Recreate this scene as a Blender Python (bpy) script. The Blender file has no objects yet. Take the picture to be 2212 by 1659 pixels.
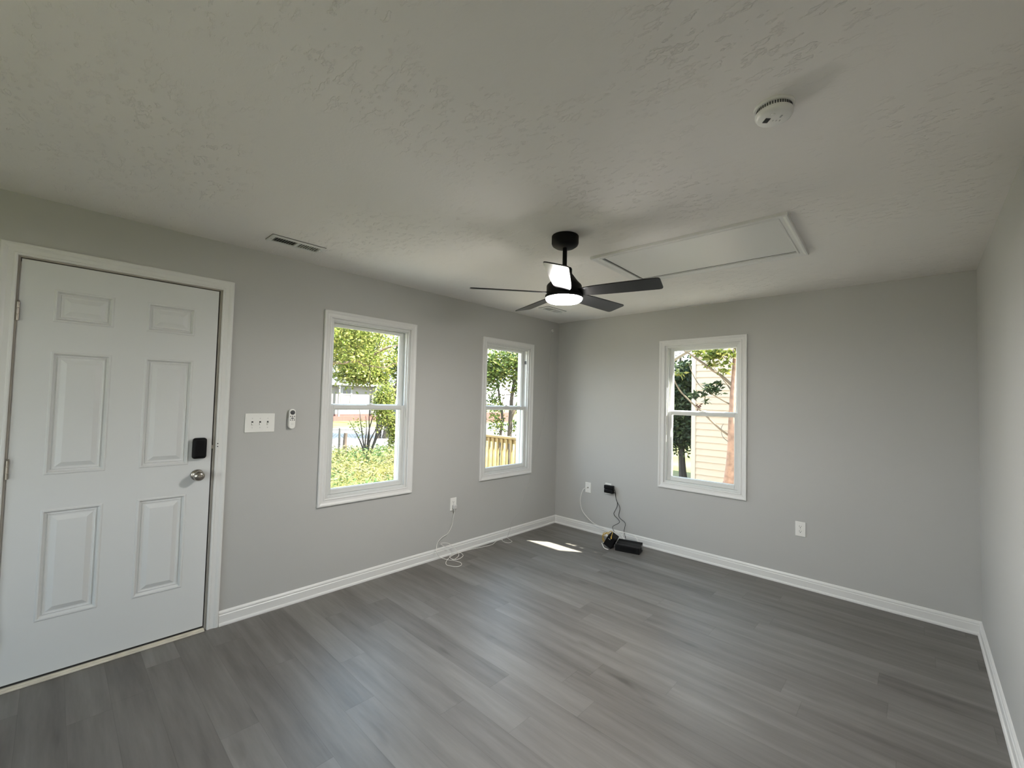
import bpy, bmesh, math, random
import numpy as np
from mathutils import Vector, Matrix

# ------------------------------------------------------------------ camera, sky, sun, exposure
scene = bpy.context.scene
COL = scene.collection
R = math.radians

W, H, BACK = 3.478, 2.40, -6.6          # room: x 0..W, y BACK..0, z 0..H
GND = -0.45                             # yard level outside


def setup_camera():
    cam = bpy.data.cameras.new('camera')
    o = bpy.data.objects.new('camera', cam)
    COL.objects.link(o)
    yaw, pitch, roll = 0.7555, 0.0376, 0.0249
    f = Vector((-math.sin(yaw) * math.cos(pitch), math.cos(yaw) * math.cos(pitch), math.sin(pitch)))
    r = Vector((math.cos(yaw), math.sin(yaw), 0))
    u = r.cross(f)
    c, s = math.cos(roll), math.sin(roll)
    rr, uu = c * r + s * u, -s * r + c * u
    m = Matrix((rr, uu, -f)).transposed().to_4x4()
    m.translation = Vector((3.1871, -4.1947, 1.45))
    o.matrix_world = m
    cam.sensor_fit = 'HORIZONTAL'
    cam.sensor_width = 36.0
    cam.lens = 36.0 * 931.9355 / 2212.0
    cam.clip_start, cam.clip_end = 0.02, 300
    scene.camera = o


setup_camera()

SUN_E, SKY_S, LAMP_S, EXPO = 54.0, 7.8, 345.0, 0.16

world = bpy.data.worlds.new('sky')
scene.world = world
world.use_nodes = True
nt = world.node_tree
nt.nodes.clear()
tc = nt.nodes.new('ShaderNodeTexCoord')
sep = nt.nodes.new('ShaderNodeSeparateXYZ')
ramp = nt.nodes.new('ShaderNodeValToRGB')
bg = nt.nodes.new('ShaderNodeBackground')
wo = nt.nodes.new('ShaderNodeOutputWorld')
nt.links.new(tc.outputs['Generated'], sep.inputs[0])
nt.links.new(sep.outputs['Z'], ramp.inputs[0])
nt.links.new(ramp.outputs[0], bg.inputs[0])
nt.links.new(bg.outputs[0], wo.inputs[0])
ramp.color_ramp.elements[0].position = 0.0
ramp.color_ramp.elements[0].color = (1.0, 1.0, 1.0, 1)
ramp.color_ramp.elements[1].position = 0.6
ramp.color_ramp.elements[1].color = (0.55, 0.76, 1.0, 1)
bg.inputs[1].default_value = SKY_S

sun = bpy.data.lights.new('sun', 'SUN')
sun.energy = SUN_E
sun.angle = R(0.53)
sun.color = (1.0, 0.94, 0.82)
so = bpy.data.objects.new('sun', sun)
COL.objects.link(so)
SUN_DIR = Vector((-0.835, -0.55, -1.165)).normalized()   # direction the light travels
so.rotation_euler = SUN_DIR.to_track_quat('-Z', 'Y').to_euler()
so.location = (9, 7, 12)

vs = scene.view_settings
scene.display_settings.display_device = 'sRGB'
vs.view_transform = 'Standard'
vs.look = 'None'
vs.exposure = EXPO
vs.gamma = 1.0
vs.use_curve_mapping = False
cy = scene.cycles
cy.use_denoising = True
cy.max_bounces = 12
cy.diffuse_bounces = 8
cy.glossy_bounces = 4
cy.transmission_bounces = 6
cy.transparent_max_bounces = 12
cy.sample_clamp_indirect = 6.0
cy.caustics_reflective = False
cy.caustics_refractive = False
cy.use_adaptive_sampling = False

# ------------------------------------------------------------------ materials


def lin(r, g, b):
    return tuple(((c / 255) / 12.92 if c / 255 <= 0.04045 else ((c / 255 + 0.055) / 1.055) ** 2.4) for c in (r, g, b)) + (1.0,)


class NT:
    """small wrapper for building node trees"""

    def __init__(self, name):
        self.m = bpy.data.materials.new(name)
        self.m.use_nodes = True
        self.t = self.m.node_tree
        self.b = self.t.nodes['Principled BSDF']
        self.out = self.t.nodes['Material Output']

    def n(self, kind, **kw):
        nd = self.t.nodes.new(kind)
        for k, v in kw.items():
            setattr(nd, k, v)
        return nd

    def l(self, a, b):
        self.t.links.new(a, b)

    def math(self, op, a, b=None, c=None):
        nd = self.n('ShaderNodeMath', operation=op)
        for i, v in enumerate((a, b, c)):
            if v is None:
                continue
            if isinstance(v, (int, float)):
                nd.inputs[i].default_value = v
            else:
                self.l(v, nd.inputs[i])
        return nd.outputs[0]

    def ramp(self, fac, stops):
        nd = self.n('ShaderNodeValToRGB')
        e = nd.color_ramp.elements
        while len(e) < len(stops):
            e.new(0.5)
        for i, (p, c) in enumerate(stops):
            e[i].position = p
            e[i].color = c if len(c) == 4 else tuple(c) + (1,)
        self.l(fac, nd.inputs[0])
        return nd.outputs[0]

    def noise(self, vec, scale, detail=2.0, rough=0.5):
        nd = self.n('ShaderNodeTexNoise')
        nd.inputs['Scale'].default_value = scale
        nd.inputs['Detail'].default_value = detail
        nd.inputs['Roughness'].default_value = rough
        if vec is not None:
            self.l(vec, nd.inputs['Vector'])
        return nd.outputs['Fac']

    def bump(self, height, strength, dist):
        nd = self.n('ShaderNodeBump')
        nd.inputs['Strength'].default_value = strength
        nd.inputs['Distance'].default_value = dist
        self.l(height, nd.inputs['Height'])
        self.l(nd.outputs[0], self.b.inputs['Normal'])

    def pos(self):
        return self.n('ShaderNodeNewGeometry').outputs['Position']


def pbr(name, col, rough=0.5, metal=0.0, spec=0.5, var=0.0, vscale=3.0, bump=None):
    k = NT(name)
    k.b.inputs['Base Color'].default_value = col
    k.b.inputs['Roughness'].default_value = rough
    k.b.inputs['Metallic'].default_value = metal
    k.b.inputs['Specular IOR Level'].default_value = spec
    if var > 0:
        p = k.n('ShaderNodeTexCoord').outputs['Object']
        f = k.noise(p, vscale, 3)
        a = tuple(max(0, c * (1 - var)) for c in col[:3]) + (1,)
        b = tuple(min(1, c * (1 + var)) for c in col[:3]) + (1,)
        k.l(k.ramp(f, [(0.3, a), (0.7, b)]), k.b.inputs['Base Color'])
    if bump:
        p = k.n('ShaderNodeTexCoord').outputs['Object']
        k.bump(k.noise(p, bump[0], 3), bump[1], bump[2])
    return k.m


M = {}
M['wall'] = pbr('greige_wall_paint', (0.465, 0.462, 0.447, 1), 0.55, spec=0.35, var=0.015, vscale=1.2, bump=(160, 0.12, 0.002))
M['trim'] = pbr('white_trim_paint', (0.71, 0.705, 0.69, 1), 0.38, spec=0.45)
M['door'] = pbr('white_door_paint', (0.66, 0.665, 0.66, 1), 0.42, spec=0.45, var=0.01)
M['vinyl'] = pbr('white_window_vinyl', (0.64, 0.645, 0.63, 1), 0.38)
M['plastic'] = pbr('white_plastic', (0.80, 0.79, 0.76, 1), 0.35)
M['plug_grey'] = pbr('grey_white_plastic', (0.55, 0.54, 0.53, 1), 0.45)
M['black'] = pbr('black_plastic', (0.003, 0.003, 0.0035, 1), 0.5, spec=0.18)
M['black_gloss'] = pbr('black_glossy_plastic', (0.003, 0.003, 0.0035, 1), 0.35, spec=0.25)
M['blade'] = pbr('black_fan_blade', (0.010, 0.0095, 0.0095, 1), 0.33, spec=0.5, var=0.2, vscale=6)
M['fan_metal'] = pbr('matte_black_fan_metal', (0.004, 0.004, 0.004, 1), 0.5, spec=0.15)
M['nickel'] = pbr('satin_nickel', (0.42, 0.39, 0.35, 1), 0.22, metal=1.0)
M['steel'] = pbr('steel_hinge', (0.40, 0.36, 0.31, 1), 0.35, metal=1.0)
M['dark'] = pbr('dark_slot', (0.02, 0.02, 0.02, 1), 0.7)
M['slot'] = pbr('grey_slot', (0.06, 0.06, 0.06, 1), 0.6)
M['jamb'] = pbr('raw_jamb', (0.36, 0.33, 0.29, 1), 0.6, var=0.1, vscale=8)
M['threshold'] = pbr('cream_threshold', (0.62, 0.57, 0.47, 1), 0.5, var=0.12, vscale=15)
M['weatherstrip'] = pbr('dark_weatherstrip', (0.02, 0.018, 0.016, 1), 0.7)
M['vent'] = pbr('white_vent_metal', (0.70, 0.70, 0.68, 1), 0.4)
M['cable_white'] = pbr('white_cable', (0.78, 0.76, 0.72, 1), 0.4)
M['cable_black'] = pbr('black_cable', (0.01, 0.01, 0.011, 1), 0.45)
M['cable_yellow'] = pbr('yellow_cable', (0.55, 0.36, 0.06, 1), 0.45)
M['remote_grey'] = pbr('dark_grey_button', (0.05, 0.05, 0.055, 1), 0.5)
M['mark'] = pbr('grey_print', (0.38, 0.38, 0.38, 1), 0.6)


def mat_ceiling():
    k = NT('textured_white_ceiling')
    k.b.inputs['Roughness'].default_value = 0.8
    k.b.inputs['Specular IOR Level'].default_value = 0.2
    p = k.pos()
    mp = k.n('ShaderNodeMapping')
    k.l(p, mp.inputs['Vector'])
    mp.inputs['Rotation'].default_value = (0, 0, 0.7)
    mp.inputs['Scale'].default_value = (1.0, 2.2, 1)
    fine = k.noise(p, 60, 3)
    coarse = k.noise(mp.outputs[0], 19, 4, 0.6)
    flat = k.ramp(coarse, [(0.56, (0, 0, 0, 1)), (0.62, (1, 1, 1, 1))])      # trowelled knock-down islands
    patch = k.ramp(k.noise(p, 1.6, 2), [(0.42, (0.1, 0.1, 0.1, 1)), (0.62, (1, 1, 1, 1))])
    h = k.math('MULTIPLY', flat, patch)
    h2 = k.math('ADD', k.math('MULTIPLY', fine, 0.30), h)
    k.bump(h2, 0.7, 0.004)
    col = k.ramp(k.noise(p, 0.9, 2), [(0.3, (0.785, 0.757, 0.735, 1)), (0.7, (0.815, 0.787, 0.765, 1))])
    k.l(col, k.b.inputs['Base Color'])
    return k.m


M['ceiling'] = mat_ceiling()


def mat_floor():
    k = NT('grey_vinyl_plank')
    PW, PL = 0.147, 1.22
    p = k.pos()
    s = k.n('ShaderNodeSeparateXYZ')
    k.l(p, s.inputs[0])
    x, y = s.outputs[0], s.outputs[1]
    v = k.math('DIVIDE', k.math('ADD', y, 2.77 + PW * 60), PW)
    row = k.math('FLOOR', v)
    wn = k.n('ShaderNodeTexWhiteNoise', noise_dimensions='1D')
    k.l(row, wn.inputs['W'])
    u = k.math('ADD', k.math('DIVIDE', k.math('ADD', x, 20), PL), wn.outputs['Value'])
    colm = k.math('FLOOR', u)
    cv = k.n('ShaderNodeCombineXYZ')
    k.l(row, cv.inputs[0])
    k.l(colm, cv.inputs[1])
    wn2 = k.n('ShaderNodeTexWhiteNoise', noise_dimensions='2D')
    k.l(cv.outputs[0], wn2.inputs['Vector'])
    pid = wn2.outputs['Value']
    fv, fu = k.math('FRACT', v), k.math('FRACT', u)
    ev = k.math('MINIMUM', fv, k.math('SUBTRACT', 1, fv))
    eu = k.math('MINIMUM', fu, k.math('SUBTRACT', 1, fu))
    seam = k.math('MAXIMUM', k.math('LESS_THAN', ev, 0.008), k.math('LESS_THAN', eu, 0.0013))
    off = k.math('MULTIPLY', pid, 37.0)
    g = k.n('ShaderNodeCombineXYZ')
    k.l(k.math('ADD', k.math('MULTIPLY', x, 1.3), off), g.inputs[0])
    k.l(k.math('ADD', k.math('MULTIPLY', y, 13.0), off), g.inputs[1])
    grain = k.noise(g.outputs[0], 1.0, 5, 0.62)
    g2 = k.n('ShaderNodeCombineXYZ')
    k.l(k.math('ADD', k.math('MULTIPLY', x, 5.0), off), g2.inputs[0])
    k.l(k.math('ADD', k.math('MULTIPLY', y, 110.0), off), g2.inputs[1])
    fine = k.noise(g2.outputs[0], 1.0, 3, 0.6)
    g3 = k.n('ShaderNodeCombineXYZ')
    k.l(k.math('ADD', k.math('MULTIPLY', x, 2.4), off), g3.inputs[0])
    k.l(k.math('ADD', k.math('MULTIPLY', y, 9.0), off), g3.inputs[1])
    knot = k.ramp(k.noise(g3.outputs[0], 1.0, 2), [(0.66, (0, 0, 0, 1)), (0.80, (1, 1, 1, 1))])
    tone = k.math('ADD', k.math('MULTIPLY', grain, 0.72), k.math('MULTIPLY', fine, 0.07))
    tone = k.math('ADD', tone, k.math('MULTIPLY', k.math('SUBTRACT', pid, 0.5), 0.17))
    tone = k.math('SUBTRACT', tone, k.math('MULTIPLY', knot, 0.20))
    tone = k.math('SUBTRACT', tone, k.math('MULTIPLY', seam, 0.10))
    col = k.ramp(tone, [(0.15, (0.065, 0.058, 0.051, 1)), (0.33, (0.120, 0.110, 0.100, 1)),
                        (0.48, (0.158, 0.148, 0.137, 1)), (0.65, (0.205, 0.195, 0.183, 1))])
    k.l(col, k.b.inputs['Base Color'])
    k.l(k.ramp(fine, [(0.3, (0.40, 0.40, 0.40, 1)), (0.7, (0.50, 0.50, 0.50, 1))]), k.b.inputs['Roughness'])
    k.b.inputs['Specular IOR Level'].default_value = 0.7
    hh = k.math('SUBTRACT', k.math('MULTIPLY', fine, 0.05), seam)
    k.bump(hh, 0.2, 0.001)
    return k.m


M['floor'] = mat_floor()


def mat_glass():
    k = NT('window_glass')
    tr = k.n('ShaderNodeBsdfTransparent')
    tr.inputs[0].default_value = (0.93, 0.95, 0.94, 1)
    gl = k.n('ShaderNodeBsdfGlossy')
    gl.inputs['Roughness'].default_value = 0.02
    lw = k.n('ShaderNodeLayerWeight')
    lw.inputs[0].default_value = 0.5
    fac = k.math('ADD', 0.03, k.math('MULTIPLY', k.math('POWER', lw.outputs['Facing'], 5.0), 0.9))
    mx = k.n('ShaderNodeMixShader')
    k.l(fac, mx.inputs[0])
    k.l(tr.outputs[0], mx.inputs[1])
    k.l(gl.outputs[0], mx.inputs[2])
    k.l(mx.outputs[0], k.out.inputs['Surface'])
    return k.m


M['glass'] = mat_glass()


def mat_emit(name, col, s):
    k = NT(name)
    k.b.inputs['Base Color'].default_value = (0.9, 0.9, 0.9, 1)
    k.b.inputs['Emission Color'].default_value = col
    k.b.inputs['Emission Strength'].default_value = s
    return k.m


M['led'] = mat_emit('lit_lamp_diffuser', (1.0, 0.97, 0.925, 1), LAMP_S)


def mat_leaf(name, a, b, c, trans=0.35, straw=None):
    k = NT(name)
    rnd = k.n('ShaderNodeNewGeometry').outputs['Random Per Island']
    col = k.ramp(rnd, [(0.0, a), (0.5, b), (1.0, c)])
    if straw:
        mxc = k.n('ShaderNodeMixRGB')
        k.l(k.ramp(k.noise(k.pos(), 0.75, 3), [(0.46, (0, 0, 0, 1)), (0.58, (1, 1, 1, 1))]), mxc.inputs[0])
        k.l(col, mxc.inputs[1])
        mxc.inputs[2].default_value = straw
        col = mxc.outputs[0]
    k.l(col, k.b.inputs['Base Color'])
    k.b.inputs['Roughness'].default_value = 0.55
    k.b.inputs['Specular IOR Level'].default_value = 0.25
    t = k.n('ShaderNodeBsdfTranslucent')
    k.l(col, t.inputs[0])
    mx = k.n('ShaderNodeMixShader')
    mx.inputs[0].default_value = trans
    k.l(k.b.outputs[0], mx.inputs[1])
    k.l(t.outputs[0], mx.inputs[2])
    k.l(mx.outputs[0], k.out.inputs['Surface'])
    return k.m


M['leaf_yellow'] = mat_leaf('yellow_green_leaf', (0.071, 0.104, 0.015, 1), (0.140, 0.162, 0.030, 1), (0.212, 0.202, 0.060, 1), 0.4)
M['leaf_mid'] = mat_leaf('mid_green_leaf', (0.034, 0.065, 0.013, 1), (0.086, 0.121, 0.024, 1), (0.180, 0.178, 0.048, 1), 0.35)
M['leaf_dark'] = mat_leaf('dark_green_leaf', (0.007, 0.017, 0.006, 1), (0.018, 0.034, 0.011, 1), (0.050, 0.067, 0.019, 1), 0.25)
M['leaf_grass'] = mat_leaf('undergrowth_leaf', (0.028, 0.067, 0.016, 1), (0.061, 0.112, 0.036, 1), (0.139, 0.154, 0.056, 1), 0.35, straw=(0.17, 0.155, 0.05, 1))
M['leaf_red'] = mat_leaf('red_brown_leaf', (0.047, 0.009, 0.004, 1), (0.065, 0.015, 0.005, 1), (0.074, 0.023, 0.009, 1), 0.3)
M['bark'] = pbr('grey_brown_bark', (0.031, 0.023, 0.017, 1), 0.85, var=0.35, vscale=6, bump=(30, 0.5, 0.02))
M['bark_pale'] = pbr('pale_branch_bark', (0.117, 0.088, 0.061, 1), 0.8, var=0.25, vscale=9)
M['bark_pink'] = pbr('pinkish_smooth_bark', (0.21, 0.125, 0.092, 1), 0.65, var=0.35, vscale=16)
M['lumber'] = pbr('new_yellow_lumber', (0.150, 0.100, 0.033, 1), 0.6, var=0.12, vscale=7)
M['siding'] = pbr('beige_vinyl_siding', (0.300, 0.237, 0.180, 1), 0.55, var=0.02, vscale=2)
M['siding_trim'] = pbr('beige_corner_trim', (0.320, 0.266, 0.208, 1), 0.5)
M['siding_grey'] = pbr('pale_grey_siding', (0.126, 0.114, 0.103, 1), 0.6, var=0.03)
M['siding_white'] = pbr('white_siding', (0.148, 0.148, 0.148, 1), 0.6)
M['ext_white'] = pbr('white_exterior_paint', (0.152, 0.152, 0.148, 1), 0.5)
M['roof'] = pbr('grey_shingle', (0.038, 0.040, 0.045, 1), 0.9, var=0.2, vscale=5)
M['pane_dark'] = pbr('dark_window_pane', (0.012, 0.013, 0.014, 1), 0.12)
M['blind'] = pbr('grey_blind', (0.100, 0.095, 0.088, 1), 0.6)
M['bin_blue'] = pbr('blue_bin_plastic', (0.007, 0.033, 0.119, 1), 0.4)
M['rust'] = pbr('rusty_post', (0.055, 0.037, 0.026, 1), 0.8, var=0.3, vscale=9)
M['wire'] = pbr('grey_fence_wire', (0.055, 0.052, 0.048, 1), 0.5, metal=0.4)
M['concrete'] = pbr('warm_bounce_concrete', (0.74, 0.61, 0.44, 1), 0.9, var=0.08, vscale=2)  # pale warm tone for the added ground that bounces light to the ceiling
M['asphalt'] = pbr('pale_road', (0.130, 0.117, 0.109, 1), 0.9, var=0.06, vscale=1.5)


def mat_brick():
    k = NT('red_brick')
    t = k.n('ShaderNodeTexBrick')
    k.l(k.n('ShaderNodeTexCoord').outputs['Object'], t.inputs['Vector'])
    mp = k.n('ShaderNodeMapping')
    mp.inputs['Rotation'].default_value = (R(90), 0, 0)
    k.l(k.n('ShaderNodeTexCoord').outputs['Object'], mp.inputs['Vector'])
    t.inputs['Color1'].default_value = (0.095, 0.031, 0.021, 1)
    t.inputs['Color2'].default_value = (0.079, 0.024, 0.019, 1)
    t.inputs['Mortar'].default_value = (0.107, 0.090, 0.081, 1)
    t.inputs['Scale'].default_value = 2.4
    t.inputs['Mortar Size'].default_value = 0.02
    k.l(t.outputs[0], k.b.inputs['Base Color'])
    k.b.inputs['Roughness'].default_value = 0.85
    return k.m


M['brick'] = mat_brick()


def mat_ground():
    k = NT('yard_grass_and_earth')
    p = k.pos()
    f = k.noise(p, 0.55, 5, 0.65)
    k.l(k.ramp(f, [(0.32, (0.048, 0.062, 0.017, 1)), (0.5, (0.100, 0.095, 0.036, 1)), (0.68, (0.124, 0.105, 0.062, 1))]), k.b.inputs['Base Color'])
    k.b.inputs['Roughness'].default_value = 0.95
    k.b.inputs['Specular IOR Level'].default_value = 0.1
    return k.m


M['ground'] = mat_ground()

# ------------------------------------------------------------------ mesh helpers
WL = {}                                  # world location of every built object


class MB:
    def __init__(self):
        self.v, self.f = [], []

    def add(self, vs, fs):
        o = len(self.v)
        self.v += [tuple(p) for p in vs]
        self.f += [tuple(i + o for i in q) for q in fs]
        return self

    def box(self, x0, x1, y0, y1, z0, z1):
        v = [(x, y, z) for z in (z0, z1) for y in (y0, y1) for x in (x0, x1)]
        return self.add(v, [(0, 2, 3, 1), (4, 5, 7, 6), (0, 1, 5, 4), (2, 6, 7, 3), (0, 4, 6, 2), (1, 3, 7, 5)])

    def obox(self, c, size, rot=None):
        sx, sy, sz = (s / 2 for s in size)
        m = rot if rot is not None else Matrix.Identity(3)
        v = [Vector(c) + m @ Vector((x, y, z)) for z in (-sz, sz) for y in (-sy, sy) for x in (-sx, sx)]
        return self.add(v, [(0, 2, 3, 1), (4, 5, 7, 6), (0, 1, 5, 4), (2, 6, 7, 3), (0, 4, 6, 2), (1, 3, 7, 5)])

    def lathe(self, prof, c, n=32, axis='Z'):
        """prof: list of (radius, height); closed with caps where radius > 0 at the ends"""
        vs, fs = [], []
        for r, h in prof:
            for i in range(n):
                a = 2 * math.pi * i / n
                p = (r * math.cos(a), r * math.sin(a), h)
                if axis == 'X':
                    p = (h, p[0], p[1])
                elif axis == 'Y':
                    p = (p[0], h, p[1])
                vs.append((p[0] + c[0], p[1] + c[1], p[2] + c[2]))
        for j in range(len(prof) - 1):
            for i in range(n):
                k = (i + 1) % n
                fs.append((j * n + i, j * n + k, (j + 1) * n + k, (j + 1) * n + i))
        fs.append(tuple(range(n))[::-1])
        fs.append(tuple((len(prof) - 1) * n + i for i in range(n)))
        return self.add(vs, fs)

    def tube(self, pts, r, n=8, sub=6, smooth=True):
        P = [Vector(p) for p in pts]
        rs = list(r) if isinstance(r, (list, tuple)) else [r] * len(P)
        if smooth and len(P) > 2:
            Q, RR = [], []
            for i in range(len(P) - 1):
                p0, p1, p2, p3 = P[max(i - 1, 0)], P[i], P[i + 1], P[min(i + 2, len(P) - 1)]
                for s in range(sub):
                    t = s / sub
                    Q.append(0.5 * ((2 * p1) + (p2 - p0) * t + (2 * p0 - 5 * p1 + 4 * p2 - p3) * t * t + (3 * p1 - p0 - 3 * p2 + p3) * t ** 3))
                    RR.append(rs[i] * (1 - t) + rs[i + 1] * t)
            Q.append(P[-1])
            RR.append(rs[-1])
        else:
            Q, RR = P, rs
        vs, fs = [], []
        prev = None
        for i, q in enumerate(Q):
            d = (Q[min(i + 1, len(Q) - 1)] - Q[max(i - 1, 0)]).normalized()
            if prev is None:
                a = d.cross(Vector((0, 0, 1)))
                if a.length < 0.1:
                    a = d.cross(Vector((1, 0, 0)))
                a.normalize()
            else:
                a = (prev - d * prev.dot(d)).normalized()
            prev = a
            b = d.cross(a)
            for j in range(n):
                t = 2 * math.pi * j / n
                vs.append(q + (a * math.cos(t) + b * math.sin(t)) * RR[i])
        for i in range(len(Q) - 1):
            for j in range(n):
                k = (j + 1) % n
                fs.append((i * n + j, i * n + k, (i + 1) * n + k, (i + 1) * n + j))
        fs.append(tuple(range(n))[::-1])
        fs.append(tuple((len(Q) - 1) * n + j for j in range(n)))
        return self.add(vs, fs)

    def frame_sweep(self, a0, a1, b0, b1, prof, sides=4):
        """mitred moulding round the rectangle; prof: (outward offset, height). local coords (a, b, h)"""
        vs, fs = [], []
        for o, h in prof:
            if sides == 4:
                vs += [(a0 - o, b0 - o, h), (a0 - o, b1 + o, h), (a1 + o, b1 + o, h), (a1 + o, b0 - o, h)]
            else:
                vs += [(a0 - o, b0, h), (a0 - o, b1 + o, h), (a1 + o, b1 + o, h), (a1 + o, b0, h)]
        m = len(prof)
        for j in range(m):
            j2 = (j + 1) % m
            for i in range(4 if sides == 4 else 3):
                k = (i + 1) % 4
                fs.append((j * 4 + i, j * 4 + k, j2 * 4 + k, j2 * 4 + i))
        if sides == 3:
            fs.append(tuple(j * 4 for j in range(m)))
            fs.append(tuple(j * 4 + 3 for j in range(m))[::-1])
        return self.add(vs, fs)

    def build(self, name, mat, parent=None, smooth=False, bevel=0.0, seg=2, xf=None, sharp=35):
        v = [Vector(xf(*p)) if xf else Vector(p) for p in self.v]
        lo = Vector([min(p[i] for p in v) for i in range(3)])
        hi = Vector([max(p[i] for p in v) for i in range(3)])
        base = Vector(((lo.x + hi.x) / 2, (lo.y + hi.y) / 2, lo.z))
        me = bpy.data.meshes.new(name)
        me.from_pydata([p - base for p in v], [], self.f)
        bm = bmesh.new()
        bm.from_mesh(me)
        bmesh.ops.recalc_face_normals(bm, faces=bm.faces)
        bm.to_mesh(me)
        bm.free()
        me.materials.append(mat)
        if smooth:
            me.shade_smooth()
            me.set_sharp_from_angle(angle=R(sharp))
        o = bpy.data.objects.new(name, me)
        COL.objects.link(o)
        place(o, base, parent)
        if bevel > 0:
            bv = o.modifiers.new('bevel', 'BEVEL')
            bv.width = bevel
            bv.segments = seg
            bv.limit_method = 'ANGLE'
            bv.angle_limit = R(40)
        return o


def place(o, world_loc, parent=None):
    WL[o.name] = Vector(world_loc)
    if parent is not None:
        o.parent = parent
        o.location = Vector(world_loc) - WL[parent.name]
    else:
        o.location = world_loc


def thing(name, loc, label, cat, group=None, kind=None):
    o = bpy.data.objects.new(name, None)
    o.empty_display_size = 0.1
    COL.objects.link(o)
    place(o, loc)
    return tag(o, label, cat, group, kind)


def tag(o, label, cat, group=None, kind=None):
    o['label'] = label
    o['category'] = cat
    if group:
        o['group'] = group
    if kind:
        o['kind'] = kind
    return o


def struct(o, label, cat):
    return tag(o, label, cat, kind='structure')


LEFT = lambda a, b, h: (h, a, b)             # left wall: a = y, b = z, h = into the room
RIGHT = lambda a, b, h: (W - h, a, b)         # right wall: a = y
REAR = lambda a, b, h: (a, BACK + h, b)       # rear wall behind the camera: a = x
BACKW = lambda a, b, h: (a, -h, b)           # back wall: a = x, b = z, h = into the room
CEIL = lambda a, b, h: (a, b, H - h)

# ------------------------------------------------------------------ room shell
WT = 0.14
W1 = (-2.7935, -2.1003, 0.690, 2.0315)       # window openings: along0, along1, sill, head
W2 = (-1.2010, -0.5250, 0.692, 2.0315)
W3 = (1.3400, 2.0355, 0.678, 2.0320)
W4 = (-6.10, -5.10, 0.678, 2.0320)
W5 = (0.90, 2.40, 0.678, 2.0320)
DOOR = (-4.345, -3.488, 0.0, 2.103)


def wall_with_holes(lo, hi, holes, z0, z1):
    """grid of boxes in local (a,b,h) leaving the holes open"""
    A = sorted({lo, hi, *[q for h in holes for q in h[:2]]})
    B = sorted({z0, z1, *[q for h in holes for q in h[2:]]})
    mb = MB()
    # faces front/back per cell, reveal faces on hole borders
    for i in range(len(A) - 1):
        for j in range(len(B) - 1):
            ca, cb = (A[i] + A[i + 1]) / 2, (B[j] + B[j + 1]) / 2
            if any(h[0] < ca < h[1] and h[2] < cb < h[3] for h in holes):
                continue
            a, b, c, d = A[i], A[i + 1], B[j], B[j + 1]
            for hh in (0, -WT):
                mb.add([(a, c, hh), (b, c, hh), (b, d, hh), (a, d, hh)], [(0, 1, 2, 3)])
    for h in holes + [(lo, hi, z0, z1)]:
        c = [(h[0], h[2]), (h[1], h[2]), (h[1], h[3]), (h[0], h[3])]
        for i in range(4):
            p, q = c[i], c[(i + 1) % 4]
            mb.add([(p[0], p[1], 0), (q[0], q[1], 0), (q[0], q[1], -WT), (p[0], p[1], -WT)], [(0, 1, 2, 3)])
    return mb


def weld(o):
    bm = bmesh.new()
    bm.from_mesh(o.data)
    bmesh.ops.remove_doubles(bm, verts=bm.verts, dist=1e-5)
    bmesh.ops.recalc_face_normals(bm, faces=bm.faces)
    bm.to_mesh(o.data)
    bm.free()
    return o


struct(MB().box(-WT, W + WT, BACK - WT, WT, -0.16, 0.0).build('floor', M['floor']), 'grey wood-look vinyl plank floor of the empty room', 'floor')
struct(MB().box(-WT, W + WT, BACK - WT, WT, H, H + 0.12).build('ceiling', M['ceiling']), 'white ceiling with trowelled knockdown texture', 'ceiling')
struct(weld(wall_with_holes(BACK, 0, [W1, W2, DOOR], 0, H).build('wall_left', M['wall'], xf=LEFT)), 'greige wall holding the white door and two windows', 'wall')
struct(weld(wall_with_holes(-WT, W + WT, [W3], 0, H).build('wall_back', M['wall'], xf=BACKW)), 'greige wall with one window and two outlets by the corner', 'wall')
struct(weld(wall_with_holes(BACK, 0, [W4], 0, H).build('wall_right', M['wall'], xf=RIGHT)), 'plain greige wall along the right edge of the room', 'wall')
struct(weld(wall_with_holes(-WT, W + WT, [W5], 0, H).build('wall_rear', M['wall'], xf=REAR)), 'plain greige wall behind the camera', 'wall')
# the house below and above the room (keeps sun and sky out)
fm = MB().box(-WT + 0.02, W + WT, BACK - WT, WT - 0.02, GND, -0.16).build('foundation', M['siding_grey'])
struct(fm, 'grey foundation under the room', 'foundation')
rf = MB().box(-0.42, W + 0.5, BACK - 0.4, 0.44, H + 0.12, H + 0.17).build('roof', M['ext_white'])
struct(rf, 'roof slab with eaves over the windows', 'roof')

BBP = [(0, 0), (0.021, 0), (0.021, 0.008), (0.018, 0.015), (0.0125, 0.0185), (0.0125, 0.062), (0.009, 0.067), (0.0105, 0.073), (0.009, 0.080), (0.004, 0.088), (0, 0.090)]


def baseboard(name, p0, p1, inward, label, m0=0.0, m1=0.0):
    """profile swept from p0 to p1; m0/m1 = 1 mitres that end for an inside corner"""
    d = (Vector(p1) - Vector(p0)).normalized()
    n = Vector(inward)
    vs = []
    for q, m, s in ((p0, m0, 1), (p1, m1, -1)):
        for o, z in BBP:
            vs.append(Vector(q) + n * o + d * (o * m * s) + Vector((0, 0, z)))
    k = len(BBP)
    fs = [(i, (i + 1) % k, k + (i + 1) % k, k + i) for i in range(k)] + [tuple(range(k)), tuple(range(k, 2 * k))]
    o = MB().add(vs, fs).build(name, M['trim'])
    struct(o, label, 'baseboard')


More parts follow.
